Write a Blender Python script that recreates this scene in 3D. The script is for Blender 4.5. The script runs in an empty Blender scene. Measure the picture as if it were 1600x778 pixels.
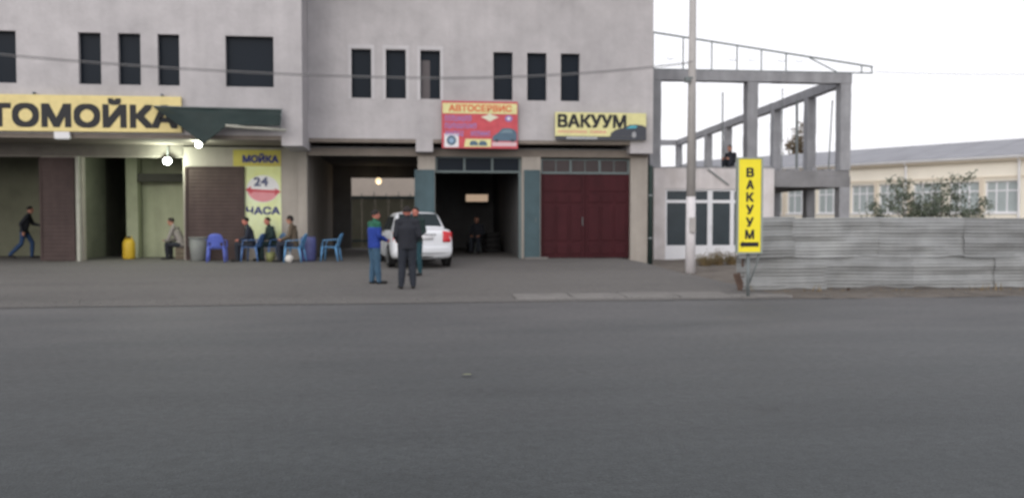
import bpy, bmesh, math, random
from mathutils import Vector, Matrix, noise
R = math.radians
random.seed(7)
sc = bpy.context.scene
col = sc.collection

# ------------------------------------------------------------------ camera
cam_d = bpy.data.cameras.new('camera'); cam = bpy.data.objects.new('camera', cam_d); col.objects.link(cam)
cam.location = (0, 0, 1.65)
cam.rotation_euler = (math.pi/2 - math.atan(51/1386), 0, -R(6.8))
cam_d.sensor_width = 36; cam_d.lens = 36*1386/1600
cam_d.clip_start = 0.05; cam_d.clip_end = 3000
cam_d.dof.use_dof = True                     # the phone focused close: everything far is soft
cam_d.dof.focus_distance = 3.0
cam_d.dof.aperture_fstop = 2.8
sc.camera = cam

# ------------------------------------------------------------------ sky, sun, exposure
SUN_AZ, SUN_EL = R(204), R(15)               # azimuth from +Y towards +X: low glow behind the photographer
w = bpy.data.worlds.new('World'); sc.world = w; w.use_nodes = True
nt = w.node_tree; bg = nt.nodes['Background']
sky = nt.nodes.new('ShaderNodeTexSky'); sky.sky_type = 'NISHITA'; sky.sun_disc = False
sky.sun_elevation = SUN_EL; sky.sun_rotation = SUN_AZ
sky.air_density = 1.0; sky.dust_density = 4.0; sky.ozone_density = 1.0
hs = nt.nodes.new('ShaderNodeHueSaturation'); hs.inputs['Saturation'].default_value = 0.35
mx = nt.nodes.new('ShaderNodeMix'); mx.data_type = 'RGBA'
mx.inputs[0].default_value = 0.72            # thin even cloud veil over the whole sky
mx.inputs[7].default_value = (12.0, 11.9, 12.4, 1)
nt.links.new(sky.outputs[0], hs.inputs['Color']); nt.links.new(hs.outputs[0], mx.inputs[6])
nt.links.new(mx.outputs[2], bg.inputs['Color']); bg.inputs['Strength'].default_value = 0.12
sd = bpy.data.lights.new('sun', 'SUN'); sd.energy = 1.25; sd.angle = R(70); sd.color = (1, .95, .89)
so = bpy.data.objects.new('sun', sd); col.objects.link(so); so.location = (-15, -35, 20)
dv = Vector((math.sin(SUN_AZ)*math.cos(SUN_EL), math.cos(SUN_AZ)*math.cos(SUN_EL), math.sin(SUN_EL)))
so.rotation_euler = (-dv).to_track_quat('-Z', 'Y').to_euler()
sc.view_settings.view_transform = 'Standard'; sc.view_settings.look = 'None'
sc.view_settings.exposure = 0; sc.view_settings.gamma = 1

# ------------------------------------------------------------------ materials
MATS = {}
def mat(name, c, rough=.8, var=.12, scale=3.0, bump=0.0, bscale=60., spec=.3, metal=0., streak=0., c2=None, c2fac=.5, c2scale=1.2, emit=None, estr=1., coat=0., trans=0.):
    if name in MATS: return MATS[name]
    m = bpy.data.materials.new(name); m.use_nodes = True; t = m.node_tree; N = t.nodes; L = t.links
    b = N['Principled BSDF']
    b.inputs['Roughness'].default_value = rough; b.inputs['Metallic'].default_value = metal
    b.inputs['Specular IOR Level'].default_value = spec; b.inputs['Coat Weight'].default_value = coat
    b.inputs['Base Color'].default_value = (*c, 1)
    if trans: b.inputs['Transmission Weight'].default_value = trans
    if emit:
        b.inputs['Emission Color'].default_value = (*emit, 1); b.inputs['Emission Strength'].default_value = estr
    g = N.new('ShaderNodeNewGeometry')
    last = None
    if var > 0 or c2:
        n = N.new('ShaderNodeTexNoise'); n.inputs['Scale'].default_value = scale; n.inputs['Detail'].default_value = 6
        n.inputs['Roughness'].default_value = .65
        L.new(g.outputs['Position'], n.inputs['Vector'])
        mr = N.new('ShaderNodeMapRange'); mr.inputs[1].default_value = .25; mr.inputs[2].default_value = .75
        mr.inputs[3].default_value = 1-var; mr.inputs[4].default_value = 1+var
        L.new(n.outputs[0], mr.inputs[0])
        mm = N.new('ShaderNodeVectorMath'); mm.operation = 'SCALE'; mm.inputs[0].default_value = c
        if c2:
            n2 = N.new('ShaderNodeTexNoise'); n2.inputs['Scale'].default_value = c2scale; n2.inputs['Detail'].default_value = 5
            L.new(g.outputs['Position'], n2.inputs['Vector'])
            m2 = N.new('ShaderNodeMapRange'); m2.inputs[1].default_value = .42; m2.inputs[2].default_value = .68
            m2.inputs[3].default_value = 0; m2.inputs[4].default_value = c2fac
            L.new(n2.outputs[0], m2.inputs[0])
            mc = N.new('ShaderNodeMix'); mc.data_type = 'RGBA'
            mc.inputs[6].default_value = (*c, 1); mc.inputs[7].default_value = (*c2, 1)
            L.new(m2.outputs[0], mc.inputs[0]); L.new(mc.outputs[2], mm.inputs[0])
        fac = mr.outputs[0]
        if streak:
            mp = N.new('ShaderNodeMapping'); mp.inputs['Scale'].default_value = (2.2, 2.2, .16)
            L.new(g.outputs['Position'], mp.inputs[0])
            n3 = N.new('ShaderNodeTexNoise'); n3.inputs['Scale'].default_value = 1.6; n3.inputs['Detail'].default_value = 5
            L.new(mp.outputs[0], n3.inputs['Vector'])
            m3 = N.new('ShaderNodeMapRange'); m3.inputs[1].default_value = .35; m3.inputs[2].default_value = .72
            m3.inputs[3].default_value = 1; m3.inputs[4].default_value = 1-streak
            L.new(n3.outputs[0], m3.inputs[0])
            mu = N.new('ShaderNodeMath'); mu.operation = 'MULTIPLY'
            L.new(fac, mu.inputs[0]); L.new(m3.outputs[0], mu.inputs[1]); fac = mu.outputs[0]
        L.new(fac, mm.inputs['Scale']); L.new(mm.outputs[0], b.inputs['Base Color'])
    if bump:
        nb = N.new('ShaderNodeTexNoise'); nb.inputs['Scale'].default_value = bscale; nb.inputs['Detail'].default_value = 4
        L.new(g.outputs['Position'], nb.inputs['Vector'])
        bp = N.new('ShaderNodeBump'); bp.inputs['Strength'].default_value = bump; bp.inputs['Distance'].default_value = .02
        L.new(nb.outputs[0], bp.inputs['Height']); L.new(bp.outputs[0], b.inputs['Normal'])
    MATS[name] = m
    return m

plaster = mat('plaster', (.46, .443, .457), .92, .13, 1.3, .6, 9, .15, streak=.07, c2=(.375, .362, .375), c2fac=.8, c2scale=.45)
plaster_beige = mat('plaster_beige', (.36, .33, .30), .92, .12, 1.5, .3, 30, .15, streak=.2)
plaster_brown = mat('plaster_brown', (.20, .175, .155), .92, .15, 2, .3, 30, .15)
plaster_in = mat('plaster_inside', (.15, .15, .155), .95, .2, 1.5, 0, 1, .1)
wash_wall = mat('wash_wall', (.42, .44, .32), .8, .15, 1.5, .2, 20, .2, streak=.25)
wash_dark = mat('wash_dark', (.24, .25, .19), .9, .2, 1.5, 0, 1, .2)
floor_m = mat('floor_concrete', (.14, .135, .13), .85, .2, 2)
def ground_mat(name, base, patch, dust_sheen, dust_sheen_y0, dust_sheen_y1, rough, spec, stain, grain):
    """worn paving: aggregate grain, long wheel-track bands, repair patches, oil stains and a dusty paler tone with distance, on asphalt also painted sheen"""
    m = bpy.data.materials.new(name); m.use_nodes = True; t = m.node_tree; N = t.nodes; L = t.links; b = N['Principled BSDF']
    b.inputs['Roughness'].default_value = rough; b.inputs['Specular IOR Level'].default_value = spec
    g = N.new('ShaderNodeNewGeometry')
    def nz(scale, sc3=(1, 1, 1), det=4, lo=.35, hi=.65, a0=0., a1=1., off=0.):
        mp = N.new('ShaderNodeMapping'); mp.inputs['Scale'].default_value = sc3; mp.inputs['Location'].default_value = (off, off*1.7, 0); L.new(g.outputs['Position'], mp.inputs[0])
        n = N.new('ShaderNodeTexNoise'); n.inputs['Scale'].default_value = scale; n.inputs['Detail'].default_value = det; n.inputs['Roughness'].default_value = .6; L.new(mp.outputs[0], n.inputs['Vector'])
        r = N.new('ShaderNodeMapRange'); r.inputs[1].default_value = lo; r.inputs[2].default_value = hi; r.inputs[3].default_value = a0; r.inputs[4].default_value = a1; L.new(n.outputs[0], r.inputs[0]); return r.outputs[0]
    def mix(fac, ca, cb):
        x = N.new('ShaderNodeMix'); x.data_type = 'RGBA'
        L.new(fac, x.inputs[0])
        for k, c in ((6, ca), (7, cb)):
            if isinstance(c, tuple): x.inputs[k].default_value = (*c, 1)
            else: L.new(c, x.inputs[k])
        return x.outputs[2]
    def mul(p, q):
        x = N.new('ShaderNodeMath'); x.operation = 'MULTIPLY'; L.new(p, x.inputs[0])
        if isinstance(q, float): x.inputs[1].default_value = q
        else: L.new(q, x.inputs[1])
        return x.outputs[0]
    c = mix(nz(.35), base, patch)
    c = mix(nz(1.0, (.035, .9, 1), 3, .42, .62, 0, .55, 4), c, tuple(v*1.16 for v in base))      # wheel tracks along the street
    c = mix(nz(1.7, det=5, lo=.60, hi=.70, a0=0, a1=stain, off=9), c, tuple(v*.55 for v in base))  # oil and damp stains
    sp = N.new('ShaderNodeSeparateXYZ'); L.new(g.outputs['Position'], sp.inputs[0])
    dr_ = N.new('ShaderNodeMapRange'); dr_.inputs[1].default_value = dust_sheen_y0; dr_.inputs[2].default_value = dust_sheen_y1; L.new(sp.outputs[1], dr_.inputs[0])
    c = mix(mul(dr_.outputs[0], nz(.8, (.35, 1, 1), 5, .25, .75, .35, 1., 2)), c, dust_sheen)
    gr = nz(55., det=3, lo=.3, hi=.7, a0=1-grain, a1=1+grain); g2 = nz(11., det=4, lo=.3, hi=.7, a0=1-grain*.6, a1=1+grain*.6, off=3)
    mm = N.new('ShaderNodeVectorMath'); mm.operation = 'SCALE'; L.new(c, mm.inputs[0]); L.new(mul(gr, g2), mm.inputs['Scale']); L.new(mm.outputs[0], b.inputs['Base Color'])
    bp = N.new('ShaderNodeBump'); bp.inputs['Strength'].default_value = .5; bp.inputs['Distance'].default_value = .012; L.new(gr, bp.inputs['Height']); L.new(bp.outputs[0], b.inputs['Normal'])
    MATS[name] = m; return m
asphalt = ground_mat('asphalt', (.044, .050, .053), (.034, .039, .042), (.134, .130, .132), 5.5, 17.3, .7, .4, .5, .32)  # paler far, darker near: sheen and vignette put into the dusty colour
forecourt_m = ground_mat('forecourt_paving', (.130, .124, .119), (.096, .093, .091), (.148, .142, .137), 16.0, 21.0, .9, .2, .55, .22)
concrete_pale = mat('concrete_pale', (.185, .177, .170), .92, .16, 2.2, .4, 40, .2)
dirt = mat('dirt', (.165, .148, .132), .95, .25, 1.6, .6, 30, .1, c2=(.105, .093, .082), c2fac=.7)
earth = mat('earth', (.20, .18, .15), .95, .2, .3)
concrete = mat('concrete_frame', (.29, .295, .315), .92, .18, 1.6, .4, 25, .2, streak=.2)
concrete_dk = mat('concrete_slab', (.21, .21, .22), .92, .2, 1.4, .4, 25, .2)
pole_c = mat('pole_concrete', (.40, .385, .38), .9, .12, 3, .3, 40, .2)
whitewash = mat('whitewash', (.62, .60, .62), .9, .12, 4, .2, 30, .2)
white_wall = mat('white_wall', (.64, .61, .62), .92, .12, 1.2, .3, 25, .15, streak=.15, c2=(.50, .465, .455), c2fac=.7, c2scale=1.1)
pvc = mat('white_pvc', (.72, .73, .77), .45, .04, 2, 0, 1, .4)
glass_dk = mat('dark_glass', (.008, .013, .021), .45, 0, spec=.12)
glass_shop = mat('shop_glass', (.045, .058, .068), .3, .15, 2, spec=.3)
glass_br = mat('brown_glass', (.045, .034, .036), .35, .2, 4, spec=.25)
board_gr = mat('grey_board', (.11, .10, .105), .8, .1)
teal = mat('teal_paint', (.055, .095, .112), .6, .18, 3, 0, 1, .35, streak=.2)
teal_fr = mat('teal_frame', (.12, .15, .155), .6, .12, 3, 0, 1, .3)
maroon = mat('maroon_paint', (.048, .009, .013), .6, .2, 2.2, 0, 1, .18, streak=.25)
brown_gate = mat('brown_gate_paint', (.068, .047, .045), .7, .2, 2.5, 0, 1, .25, streak=.25)
galv = mat('galvanised', (.285, .295, .30), .6, .18, 1.6, 0, 1, .4, .25, streak=.08, c2=(.20, .205, .205), c2fac=.5, c2scale=1.4)
def per_object(m, lo, hi):
    t = m.node_tree; b = t.nodes['Principled BSDF']; src = b.inputs['Base Color'].links[0].from_socket
    oi = t.nodes.new('ShaderNodeObjectInfo'); r = t.nodes.new('ShaderNodeMapRange'); r.inputs[3].default_value = lo; r.inputs[4].default_value = hi; t.links.new(oi.outputs['Random'], r.inputs[0])
    v = t.nodes.new('ShaderNodeVectorMath'); v.operation = 'SCALE'; t.links.new(src, v.inputs[0]); t.links.new(r.outputs[0], v.inputs['Scale']); t.links.new(v.outputs[0], b.inputs['Base Color'])
per_object(galv, .82, 1.1)
rust = mat('rusty_metal', (.10, .068, .055), .85, .3, 6)
steel = mat('steel_grey', (.16, .18, .185), .6, .15, 4, 0, 1, .4, .3)
post_w = mat('pale_post_paint', (.34, .34, .30), .7, .15, 3)
yellow = mat('yellow_sign', (.68, .57, .27), .65, .12, 3, 0, 1, .25)
yellow2 = mat('yellow_pale', (.64, .61, .31), .65, .12, 4, 0, 1, .25)
yellow3 = mat('yellow_bright', (.82, .70, .035), .5, .05, 2, 0, 1, .3)
lime = mat('banner_lime', (.62, .66, .30), .6, .1, 2.5, 0, 1, .2, c2=(.66, .74, .60), c2fac=.8, c2scale=.9)
yel_d = mat('banner_yellow', (.46, .40, .10), .6, .1, 3, 0, 1, .2)
black = mat('black_print', (.025, .026, .03), .6, 0, spec=.25)
dkgrey = mat('dark_grey_print', (.06, .065, .08), .6, 0, spec=.25)
blue_p = mat('blue_print', (.03, .035, .17), .6, 0, spec=.25)
violet_p = mat('violet_print', (.27, .19, .42), .6, 0, spec=.25)
red_p = mat('red_print', (.50, .085, .105), .65, .16, 5, spec=.25)
pink_p = mat('pink_print', (.62, .22, .22), .6, .05, 4, spec=.25)
orange_p = mat('orange_red_print', (.62, .17, .08), .6, 0, spec=.25)
white_p = mat('white_print', (.66, .66, .68), .6, .04, spec=.25)
slate_p = mat('slate_print', (.09, .145, .20), .6, .12, 4, spec=.25)
sky_p = mat('cyan_print', (.09, .36, .46), .6, 0, spec=.25)
tarp = mat('green_tarpaulin', (.014, .026, .025), .6, .2, 3, 0, 1, .3)
rope_m = mat('wire_black', (.16, .16, .165), .7, 0)
car_w = mat('car_white', (.70, .72, .76), .3, .02, spec=.5, coat=.5)
car_glass = mat('car_glass', (.03, .04, .045), .12, 0, spec=.5)
rubber = mat('rubber', (.02, .02, .021), .85, .2, 8)
alloy = mat('alloy', (.38, .39, .40), .35, 0, metal=.7)
tail_red = mat('tail_red', (.55, .02, .03), .25, 0, spec=.5)
lens = mat('clear_lens', (.6, .62, .65), .15, 0, spec=.5)
blk_plastic = mat('black_plastic', (.02, .02, .022), .6, 0)
ch_royal = mat('royal_blue_plastic', (.10, .14, .50), .45, .06, spec=.4)
ch_sky = mat('sky_blue_plastic', (.10, .26, .48), .4, .04, spec=.4)
ch_mid = mat('mid_blue_plastic', (.075, .16, .36), .4, .04, spec=.4)
barrel_b = mat('violet_blue_plastic', (.085, .095, .24), .45, .06, spec=.4)
skin = mat('skin', (.42, .21, .15), .6, .05)
skin_r = mat('skin_ruddy', (.45, .17, .13), .6, .05)
hair_d = mat('dark_hair', (.018, .014, .013), .7, .1, 40)
school_w = mat('school_cream', (.82, .78, .69), .9, .06, .8, .1, 20, .15)
school_band = mat('school_cornice', (.66, .59, .49), .9, .06)
school_roof = mat('school_roof', (.27, .275, .30), .8, .12, .8)
curtain = mat('pale_curtained_glass', (.36, .41, .42), .35, .12, 1.2, spec=.4)
bark = mat('bark', (.12, .095, .075), .95, .2, 10)
straw_m = mat('dry_weed', (.23, .17, .09), .95, .35, 5)
yard_wall = mat('yard_wall_tan', (.50, .44, .39), .9, .1, 1)
yard_gate = mat('yard_gate_green', (.22, .22, .17), .8, .25, 1.5)
lamp_w = mat('lamp_glow_white', (1, 1, 1), .5, 0, emit=(.93, 1, .92), estr=9)
lamp_o = mat('lamp_glow_warm', (1, 1, 1), .5, 0, emit=(1, .74, .42), estr=1.5)
lamp_s = mat('lamp_glow_beige', (.8, .7, .6), .5, 0, emit=(.92, .66, .46), estr=.42)

def leaf_mat(name, c, c2):
    m = mat(name, c, .7, .35, 9, 0, 1, .25, c2=c2, c2fac=.9, c2scale=2.5)
    return m

# ------------------------------------------------------------------ mesh builder
class MB:
    def __init__(s): s.v = []; s.f = []; s.m = []
    def face(s, pts, mi=0):
        i = len(s.v); s.v += [tuple(p) for p in pts]; s.f.append(tuple(range(i, i+len(pts)))); s.m.append(mi)
    def mesh(s, vs, fs, mi=0):
        i = len(s.v); s.v += [tuple(p) for p in vs]
        for f in fs: s.f.append(tuple(j+i for j in f)); s.m.append(mi)
        return s
    def box(s, x0, x1, y0, y1, z0, z1, mi=0):
        vs = [(x0,y0,z0),(x1,y0,z0),(x1,y1,z0),(x0,y1,z0),(x0,y0,z1),(x1,y0,z1),(x1,y1,z1),(x0,y1,z1)]
        return s.mesh(vs, [(0,3,2,1),(4,5,6,7),(0,1,5,4),(1,2,6,5),(2,3,7,6),(3,0,4,7)], mi)
    def tube(s, pts, rad, n=8, mi=0, cap=True):
        pts = [Vector(p) for p in pts]
        if not isinstance(rad, (list, tuple)): rad = [rad]*len(pts)
        base = len(s.v); k = len(pts)
        for i, p in enumerate(pts):
            d = (pts[min(i+1, k-1)] - pts[max(i-1, 0)]).normalized()
            a = Vector((0,0,1)) if abs(d.z) < .9 else Vector((1,0,0))
            u = d.cross(a).normalized(); v = d.cross(u).normalized()
            for j in range(n):
                t = 2*math.pi*j/n
                s.v.append(tuple(p + (u*math.cos(t) + v*math.sin(t))*rad[i]))
        for i in range(k-1):
            for j in range(n):
                a = base+i*n+j; b = base+i*n+(j+1) % n
                s.f.append((a, b, b+n, a+n)); s.m.append(mi)
        if cap:
            s.f.append(tuple(base+j for j in range(n))[::-1]); s.m.append(mi)
            s.f.append(tuple(base+(k-1)*n+j for j in range(n))); s.m.append(mi)
        return s
    def bar(s, p0, p1, wx, wy, mi=0):           # rectangular bar between two points
        p0 = Vector(p0); p1 = Vector(p1); d = (p1-p0).normalized()
        a = Vector((0,0,1)) if abs(d.z) < .9 else Vector((0,1,0))
        u = d.cross(a).normalized(); v = u.cross(d).normalized()
        q = []
        for p in (p0, p1):
            for sx, sy in ((-1,-1),(1,-1),(1,1),(-1,1)): q.append(p + u*sx*wx/2 + v*sy*wy/2)
        return s.mesh(q, [(0,1,2,3)[::-1],(4,5,6,7),(0,1,5,4),(1,2,6,5),(2,3,7,6),(3,0,4,7)], mi)
    def rough(s, p0, p1, wx, wy, amp=.018, step=.22, mi=0):   # site-cast concrete bar: wavy arrises, slight bulges
        p0 = Vector(p0); p1 = Vector(p1); d = p1-p0; k = max(2, int(d.length/step)); d.normalize()
        a = Vector((0,0,1)) if abs(d.z) < .9 else Vector((0,1,0)); u = d.cross(a).normalized(); v = u.cross(d).normalized(); n = 8; base = len(s.v)
        cr = [(-1,-1),(0,-1),(1,-1),(1,0),(1,1),(0,1),(-1,1),(-1,0)]
        for i in range(k+1):
            c = p0.lerp(p1, i/k)
            for x, y in cr:
                q = c+u*x*wx/2+v*y*wy/2; j = (amp if abs(x)+abs(y) == 2 else amp*.5)
                s.v.append(tuple(q+Vector(noise.noise_vector(q*2.3))*j+Vector(noise.noise_vector(q*7.1))*j*.5))
        for i in range(k):
            for j in range(n): s.f.append((base+i*n+j, base+i*n+(j+1) % n, base+(i+1)*n+(j+1) % n, base+(i+1)*n+j)); s.m.append(mi)
        s.f.append(tuple(base+j for j in range(n))[::-1]); s.m.append(mi); s.f.append(tuple(base+k*n+j for j in range(n))); s.m.append(mi)
        return s
    def prism(s, poly, y0, y1, mi=0):           # polygon in XZ extruded along Y
        n = len(poly)
        vs = [(x, y0, z) for x, z in poly] + [(x, y1, z) for x, z in poly]
        fs = [tuple(range(n)), tuple(range(n, 2*n))[::-1]] + [(i, (i+1) % n, n+(i+1) % n, n+i)[::-1] for i in range(n)]
        return s.mesh(vs, fs, mi)
    def ell(s, c, r, nu=12, nv=8, mi=0, rot=None):
        base = len(s.v); c = Vector(c)
        for i in range(nv+1):
            ph = math.pi*i/nv
            for j in range(nu):
                t = 2*math.pi*j/nu
                p = Vector((r[0]*math.sin(ph)*math.cos(t), r[1]*math.sin(ph)*math.sin(t), r[2]*math.cos(ph)))
                if rot: p = rot @ p
                s.v.append(tuple(c+p))
        for i in range(nv):
            for j in range(nu):
                a = base+i*nu+j; b = base+i*nu+(j+1) % nu
                s.f.append((a, a+nu, b+nu, b)); s.m.append(mi)
        return s
    def lathe(s, prof, c=(0,0,0), n=20, mi=0):
        base = len(s.v)
        for r, z in prof:
            for j in range(n):
                t = 2*math.pi*j/n; s.v.append((c[0]+r*math.cos(t), c[1]+r*math.sin(t), c[2]+z))
        for i in range(len(prof)-1):
            for j in range(n):
                a = base+i*n+j; b = base+i*n+(j+1) % n
                s.f.append((a, b, b+n, a+n)); s.m.append(mi)
        return s
    def grid(s, nx, ny, fn, mi=0):
        base = len(s.v)
        for j in range(ny+1):
            for i in range(nx+1): s.v.append(tuple(fn(i/nx, j/ny)))
        for j in range(ny):
            for i in range(nx):
                a = base+j*(nx+1)+i; s.f.append((a, a+1, a+nx+2, a+nx+1)); s.m.append(mi)
        return s
    def me(s, name, mats, smooth=False, weld=False, fix=False):
        me = bpy.data.meshes.new(name); me.from_pydata(s.v, [], s.f)
        for m in (mats if isinstance(mats, (list, tuple)) else [mats]): me.materials.append(m)
        me.polygons.foreach_set('material_index', s.m)
        if smooth: me.polygons.foreach_set('use_smooth', [True]*len(me.polygons))
        if weld or fix:
            b = bmesh.new(); b.from_mesh(me); bmesh.ops.remove_doubles(b, verts=b.verts, dist=1e-5)
            bmesh.ops.recalc_face_normals(b, faces=b.faces); b.to_mesh(me); b.free()
        me.update(); return me
    def build(s, name, mats, parent=None, world=True, smooth=False, weld=False, bevel=0, fix=False):
        o = bpy.data.objects.new(name, s.me(name, mats, smooth, weld, fix)); col.objects.link(o)
        if parent: adopt(o, parent, world)
        if bevel:
            md = o.modifiers.new('bevel', 'BEVEL'); md.width = bevel; md.segments = 2; md.limit_method = 'ANGLE'; md.angle_limit = R(35)
        return o
def wmat(o):
    m = o.matrix_basis.copy()
    return (wmat(o.parent) @ o.matrix_parent_inverse @ m) if o.parent else m
def adopt(o, parent, world=True):
    o.parent = parent
    if world: o.matrix_parent_inverse = wmat(parent).inverted()
def tag(o, label=None, cat=None, group=None, kind=None):
    if label: o['label'] = label
    if cat: o['category'] = cat
    if group: o['group'] = group
    if kind: o['kind'] = kind
    return o
def thing(name, label, cat, loc=(0,0,0), rz=0, group=None):
    o = bpy.data.objects.new(name, None); col.objects.link(o); o.location = loc; o.rotation_euler = (0,0,rz)
    o.empty_display_size = .2
    return tag(o, label, cat, group)
def kids(o): return [c for c in bpy.data.objects if c.parent == o]
def copy_tree(o, parent=None):
    c = o.copy(); col.objects.link(c); c.parent = parent
    for ch in kids(o): copy_tree(ch, c)
    return c
def box(name, m, parent, *a, bevel=0): return MB().box(*a).build(name, m, parent, bevel=bevel)

def holed_wall(x0, x1, z0, z1, y0, y1, holes):
    """wall slab in XZ between y0 (front) and y1, with rectangular openings (hx0,hx1,hz0,hz1)"""
    xs = sorted({x0, x1, *[h[0] for h in holes], *[h[1] for h in holes]}); zs = sorted({z0, z1, *[h[2] for h in holes], *[h[3] for h in holes]})
    xs = [x for x in xs if x0 <= x <= x1]; zs = [z for z in zs if z0 <= z <= z1]
    nx, nz = len(xs)-1, len(zs)-1
    def solid(i, k):
        if not (0 <= i < nx and 0 <= k < nz): return False
        cx, cz = (xs[i]+xs[i+1])/2, (zs[k]+zs[k+1])/2
        return not any(h[0] < cx < h[1] and h[2] < cz < h[3] for h in holes)
    mb = MB()
    for i in range(nx):
        for k in range(nz):
            if not solid(i, k): continue
            a, b, c, d = xs[i], xs[i+1], zs[k], zs[k+1]
            mb.face([(a,y0,c),(b,y0,c),(b,y0,d),(a,y0,d)]); mb.face([(a,y1,c),(a,y1,d),(b,y1,d),(b,y1,c)])
            if not solid(i-1,k): mb.face([(a,y1,c),(a,y0,c),(a,y0,d),(a,y1,d)])
            if not solid(i+1,k): mb.face([(b,y0,c),(b,y1,c),(b,y1,d),(b,y0,d)])
            if not solid(i,k-1): mb.face([(a,y0,c),(a,y1,c),(b,y1,c),(b,y0,c)])
            if not solid(i,k+1): mb.face([(a,y0,d),(b,y0,d),(b,y1,d),(a,y1,d)])
    return mb

def text(name, body, m, parent, x0, x1, z0, z1, y, bold=.05, deep=.006):
    """lettering standing in the XZ plane, facing -Y, fitted to the rectangle; the strokes are thickened by nested shifted copies"""
    cu = bpy.data.curves.new(name, 'FONT'); cu.body = body; cu.resolution_u = 3
    t = bpy.data.objects.new('tmp', cu); col.objects.link(t)
    dg = bpy.context.evaluated_depsgraph_get(); dg.update()
    me = bpy.data.meshes.new_from_object(t.evaluated_get(dg))
    bpy.data.objects.remove(t); bpy.data.curves.remove(cu)
    V = [v.co.copy() for v in me.vertices]; Fc = [tuple(p.vertices) for p in me.polygons]; bpy.data.meshes.remove(me)
    ax, bx, ay, by = min(v.x for v in V), max(v.x for v in V), min(v.y for v in V), max(v.y for v in V)
    e = bold*1.0*(z1-z0); mb = MB(); k = 0
    for sx in (-1, 0, 1):
        for sz in (-1, 0, 1):
            mb.mesh([(x0+e+(v.x-ax)/(bx-ax)*(x1-x0-2*e)+sx*e, y-.002-.0004*k, z0+e+(v.y-ay)/(by-ay)*(z1-z0-2*e)+sz*e) for v in V], Fc); k += 1
    return mb.build(name, m, parent)
def poly(name, m, parent, pts, y, deep=.004): return MB().prism(pts, y-deep, y).build(name, m, parent)
def disc(cx, cz, rx, rz, n=28, a0=0, a1=2*math.pi): return [(cx+rx*math.cos(a0+(a1-a0)*i/n), cz+rz*math.sin(a0+(a1-a0)*i/n)) for i in range(n + (0 if a1-a0 > 6.28 else 1))]

# ------------------------------------------------------------------ ground
def gz(x, y):
    t = min(1, max(0, (y-17.3)/9.0))
    h = .02 + .27*t
    e = min(1, max(0, (x-7.05)/.55)); lo = .02 + .05*min(1, max(0, (y-17.3)/6))
    return h*(1-e) + lo*e
def sheet(name, x0, x1, y0, y1, nx, ny, zf, m):
    o = MB().grid(nx, ny, lambda u, v: (x0+(x1-x0)*u, y0+(y1-y0)*v, zf(x0+(x1-x0)*u, y0+(y1-y0)*v))).build(name, m, smooth=True)
    return tag(o, kind='structure')
sheet('ground', -900, 900, -300, 1500, 8, 8, lambda x, y: -.06, earth)
def road_z(x, y): return .006*noise.noise((x*.25, y*.25, 0))
edge = lambda x: 17.0 + .10*noise.noise((x*.6, 3.1, 0)) + .04*noise.noise((x*2.7, 9.1, 0))
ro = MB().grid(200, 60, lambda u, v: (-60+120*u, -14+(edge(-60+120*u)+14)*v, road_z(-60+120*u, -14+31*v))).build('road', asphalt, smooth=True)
tag(ro, kind='structure')
# old tar seam wandering across the carriageway
def seam(pts, wd):
    mb = MB(); P = []
    for i in range(len(pts)-1):
        for k in range(10):
            a = Vector(pts[i]); b = Vector(pts[i+1]); P.append(a.lerp(b, k/10))
    for i in range(len(P)-1):
        p, q = P[i], P[i+1]; w0 = wd*(.5+.8*abs(noise.noise((p.x*3, p.y*3, 1)))); w1 = wd*(.5+.8*abs(noise.noise((q.x*3, q.y*3, 1))))
        mb.face([(p.x, p.y-w0, road_z(p.x, p.y)+.004), (q.x, q.y-w1, road_z(q.x, q.y)+.004), (q.x, q.y+w1, road_z(q.x, q.y)+.004), (p.x, p.y+w0, road_z(p.x, p.y)+.004)])
    return mb
tar = mat('tar', (.064, .070, .071), .6, .2, 4)
fy0 = lambda x: edge(x) - .12
fo = MB().grid(190, 60, lambda u, v: (lambda x, y: (x, y, gz(x, y) + (.012*noise.noise((x*.7, y*.7, 2)) + .005*noise.noise((x*3, y*3, 5)))*min(1, v*6) - (.012 if v == 0 else 0)))(-45+52.7*u, fy0(-45+52.7*u) + (28.6-fy0(-45+52.7*u))*v)).build('forecourt', forecourt_m, smooth=True)
tag(fo, kind='structure')
ve = MB().grid(100, 60, lambda u, v: (lambda x, y: (x, y, gz(x, y)-.012 + .03*noise.noise((x*.9, y*.9, 7)) + .014*noise.noise((x*3.1, y*3.1, 8))))(7.15+30*u*u, fy0(7.15+30*u*u)+(33-fy0(7.15+30*u*u))*v)).build('dirt_verge', dirt, smooth=True)
tag(ve, kind='structure')
# worn concrete gutter slabs at the road edge, each its own piece
gu = bpy.data.objects.new('gutter', None); col.objects.link(gu); gu.location = (4, 17.4, 0); tag(gu, kind='structure')
xg = -3.6; gi = 0
while xg < 13:
    ln = 1.18 + random.uniform(-.1, .1)
    if xg > 7.6: break
    if xg < 1.6: xg += ln; gi += 1; continue
    y0 = 17.22 + random.uniform(-.05, .05); dep = (1.05 if 2 < xg < 5.6 else .55) + random.uniform(-.08, .05)
    t0 = .045; mbs = MB(); n = 8
    def fn(u, v, a=xg, b=ln, c=y0, d=dep): 
        x = a+b*u*.985+.02*noise.noise((a+u*3, v*2, 1)); y = c+d*v+.05*noise.noise((a*3+u*4, v*3, 4))
        return (x, y, gz(x, y)+.016+.006*noise.noise((x*2, y*2, 3)) - (.05 if v in (0, 1) else 0))
    mbs.grid(n, n, fn); mbs.build('slab', concrete_pale, gu, smooth=False); xg += ln; gi += 1

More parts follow.
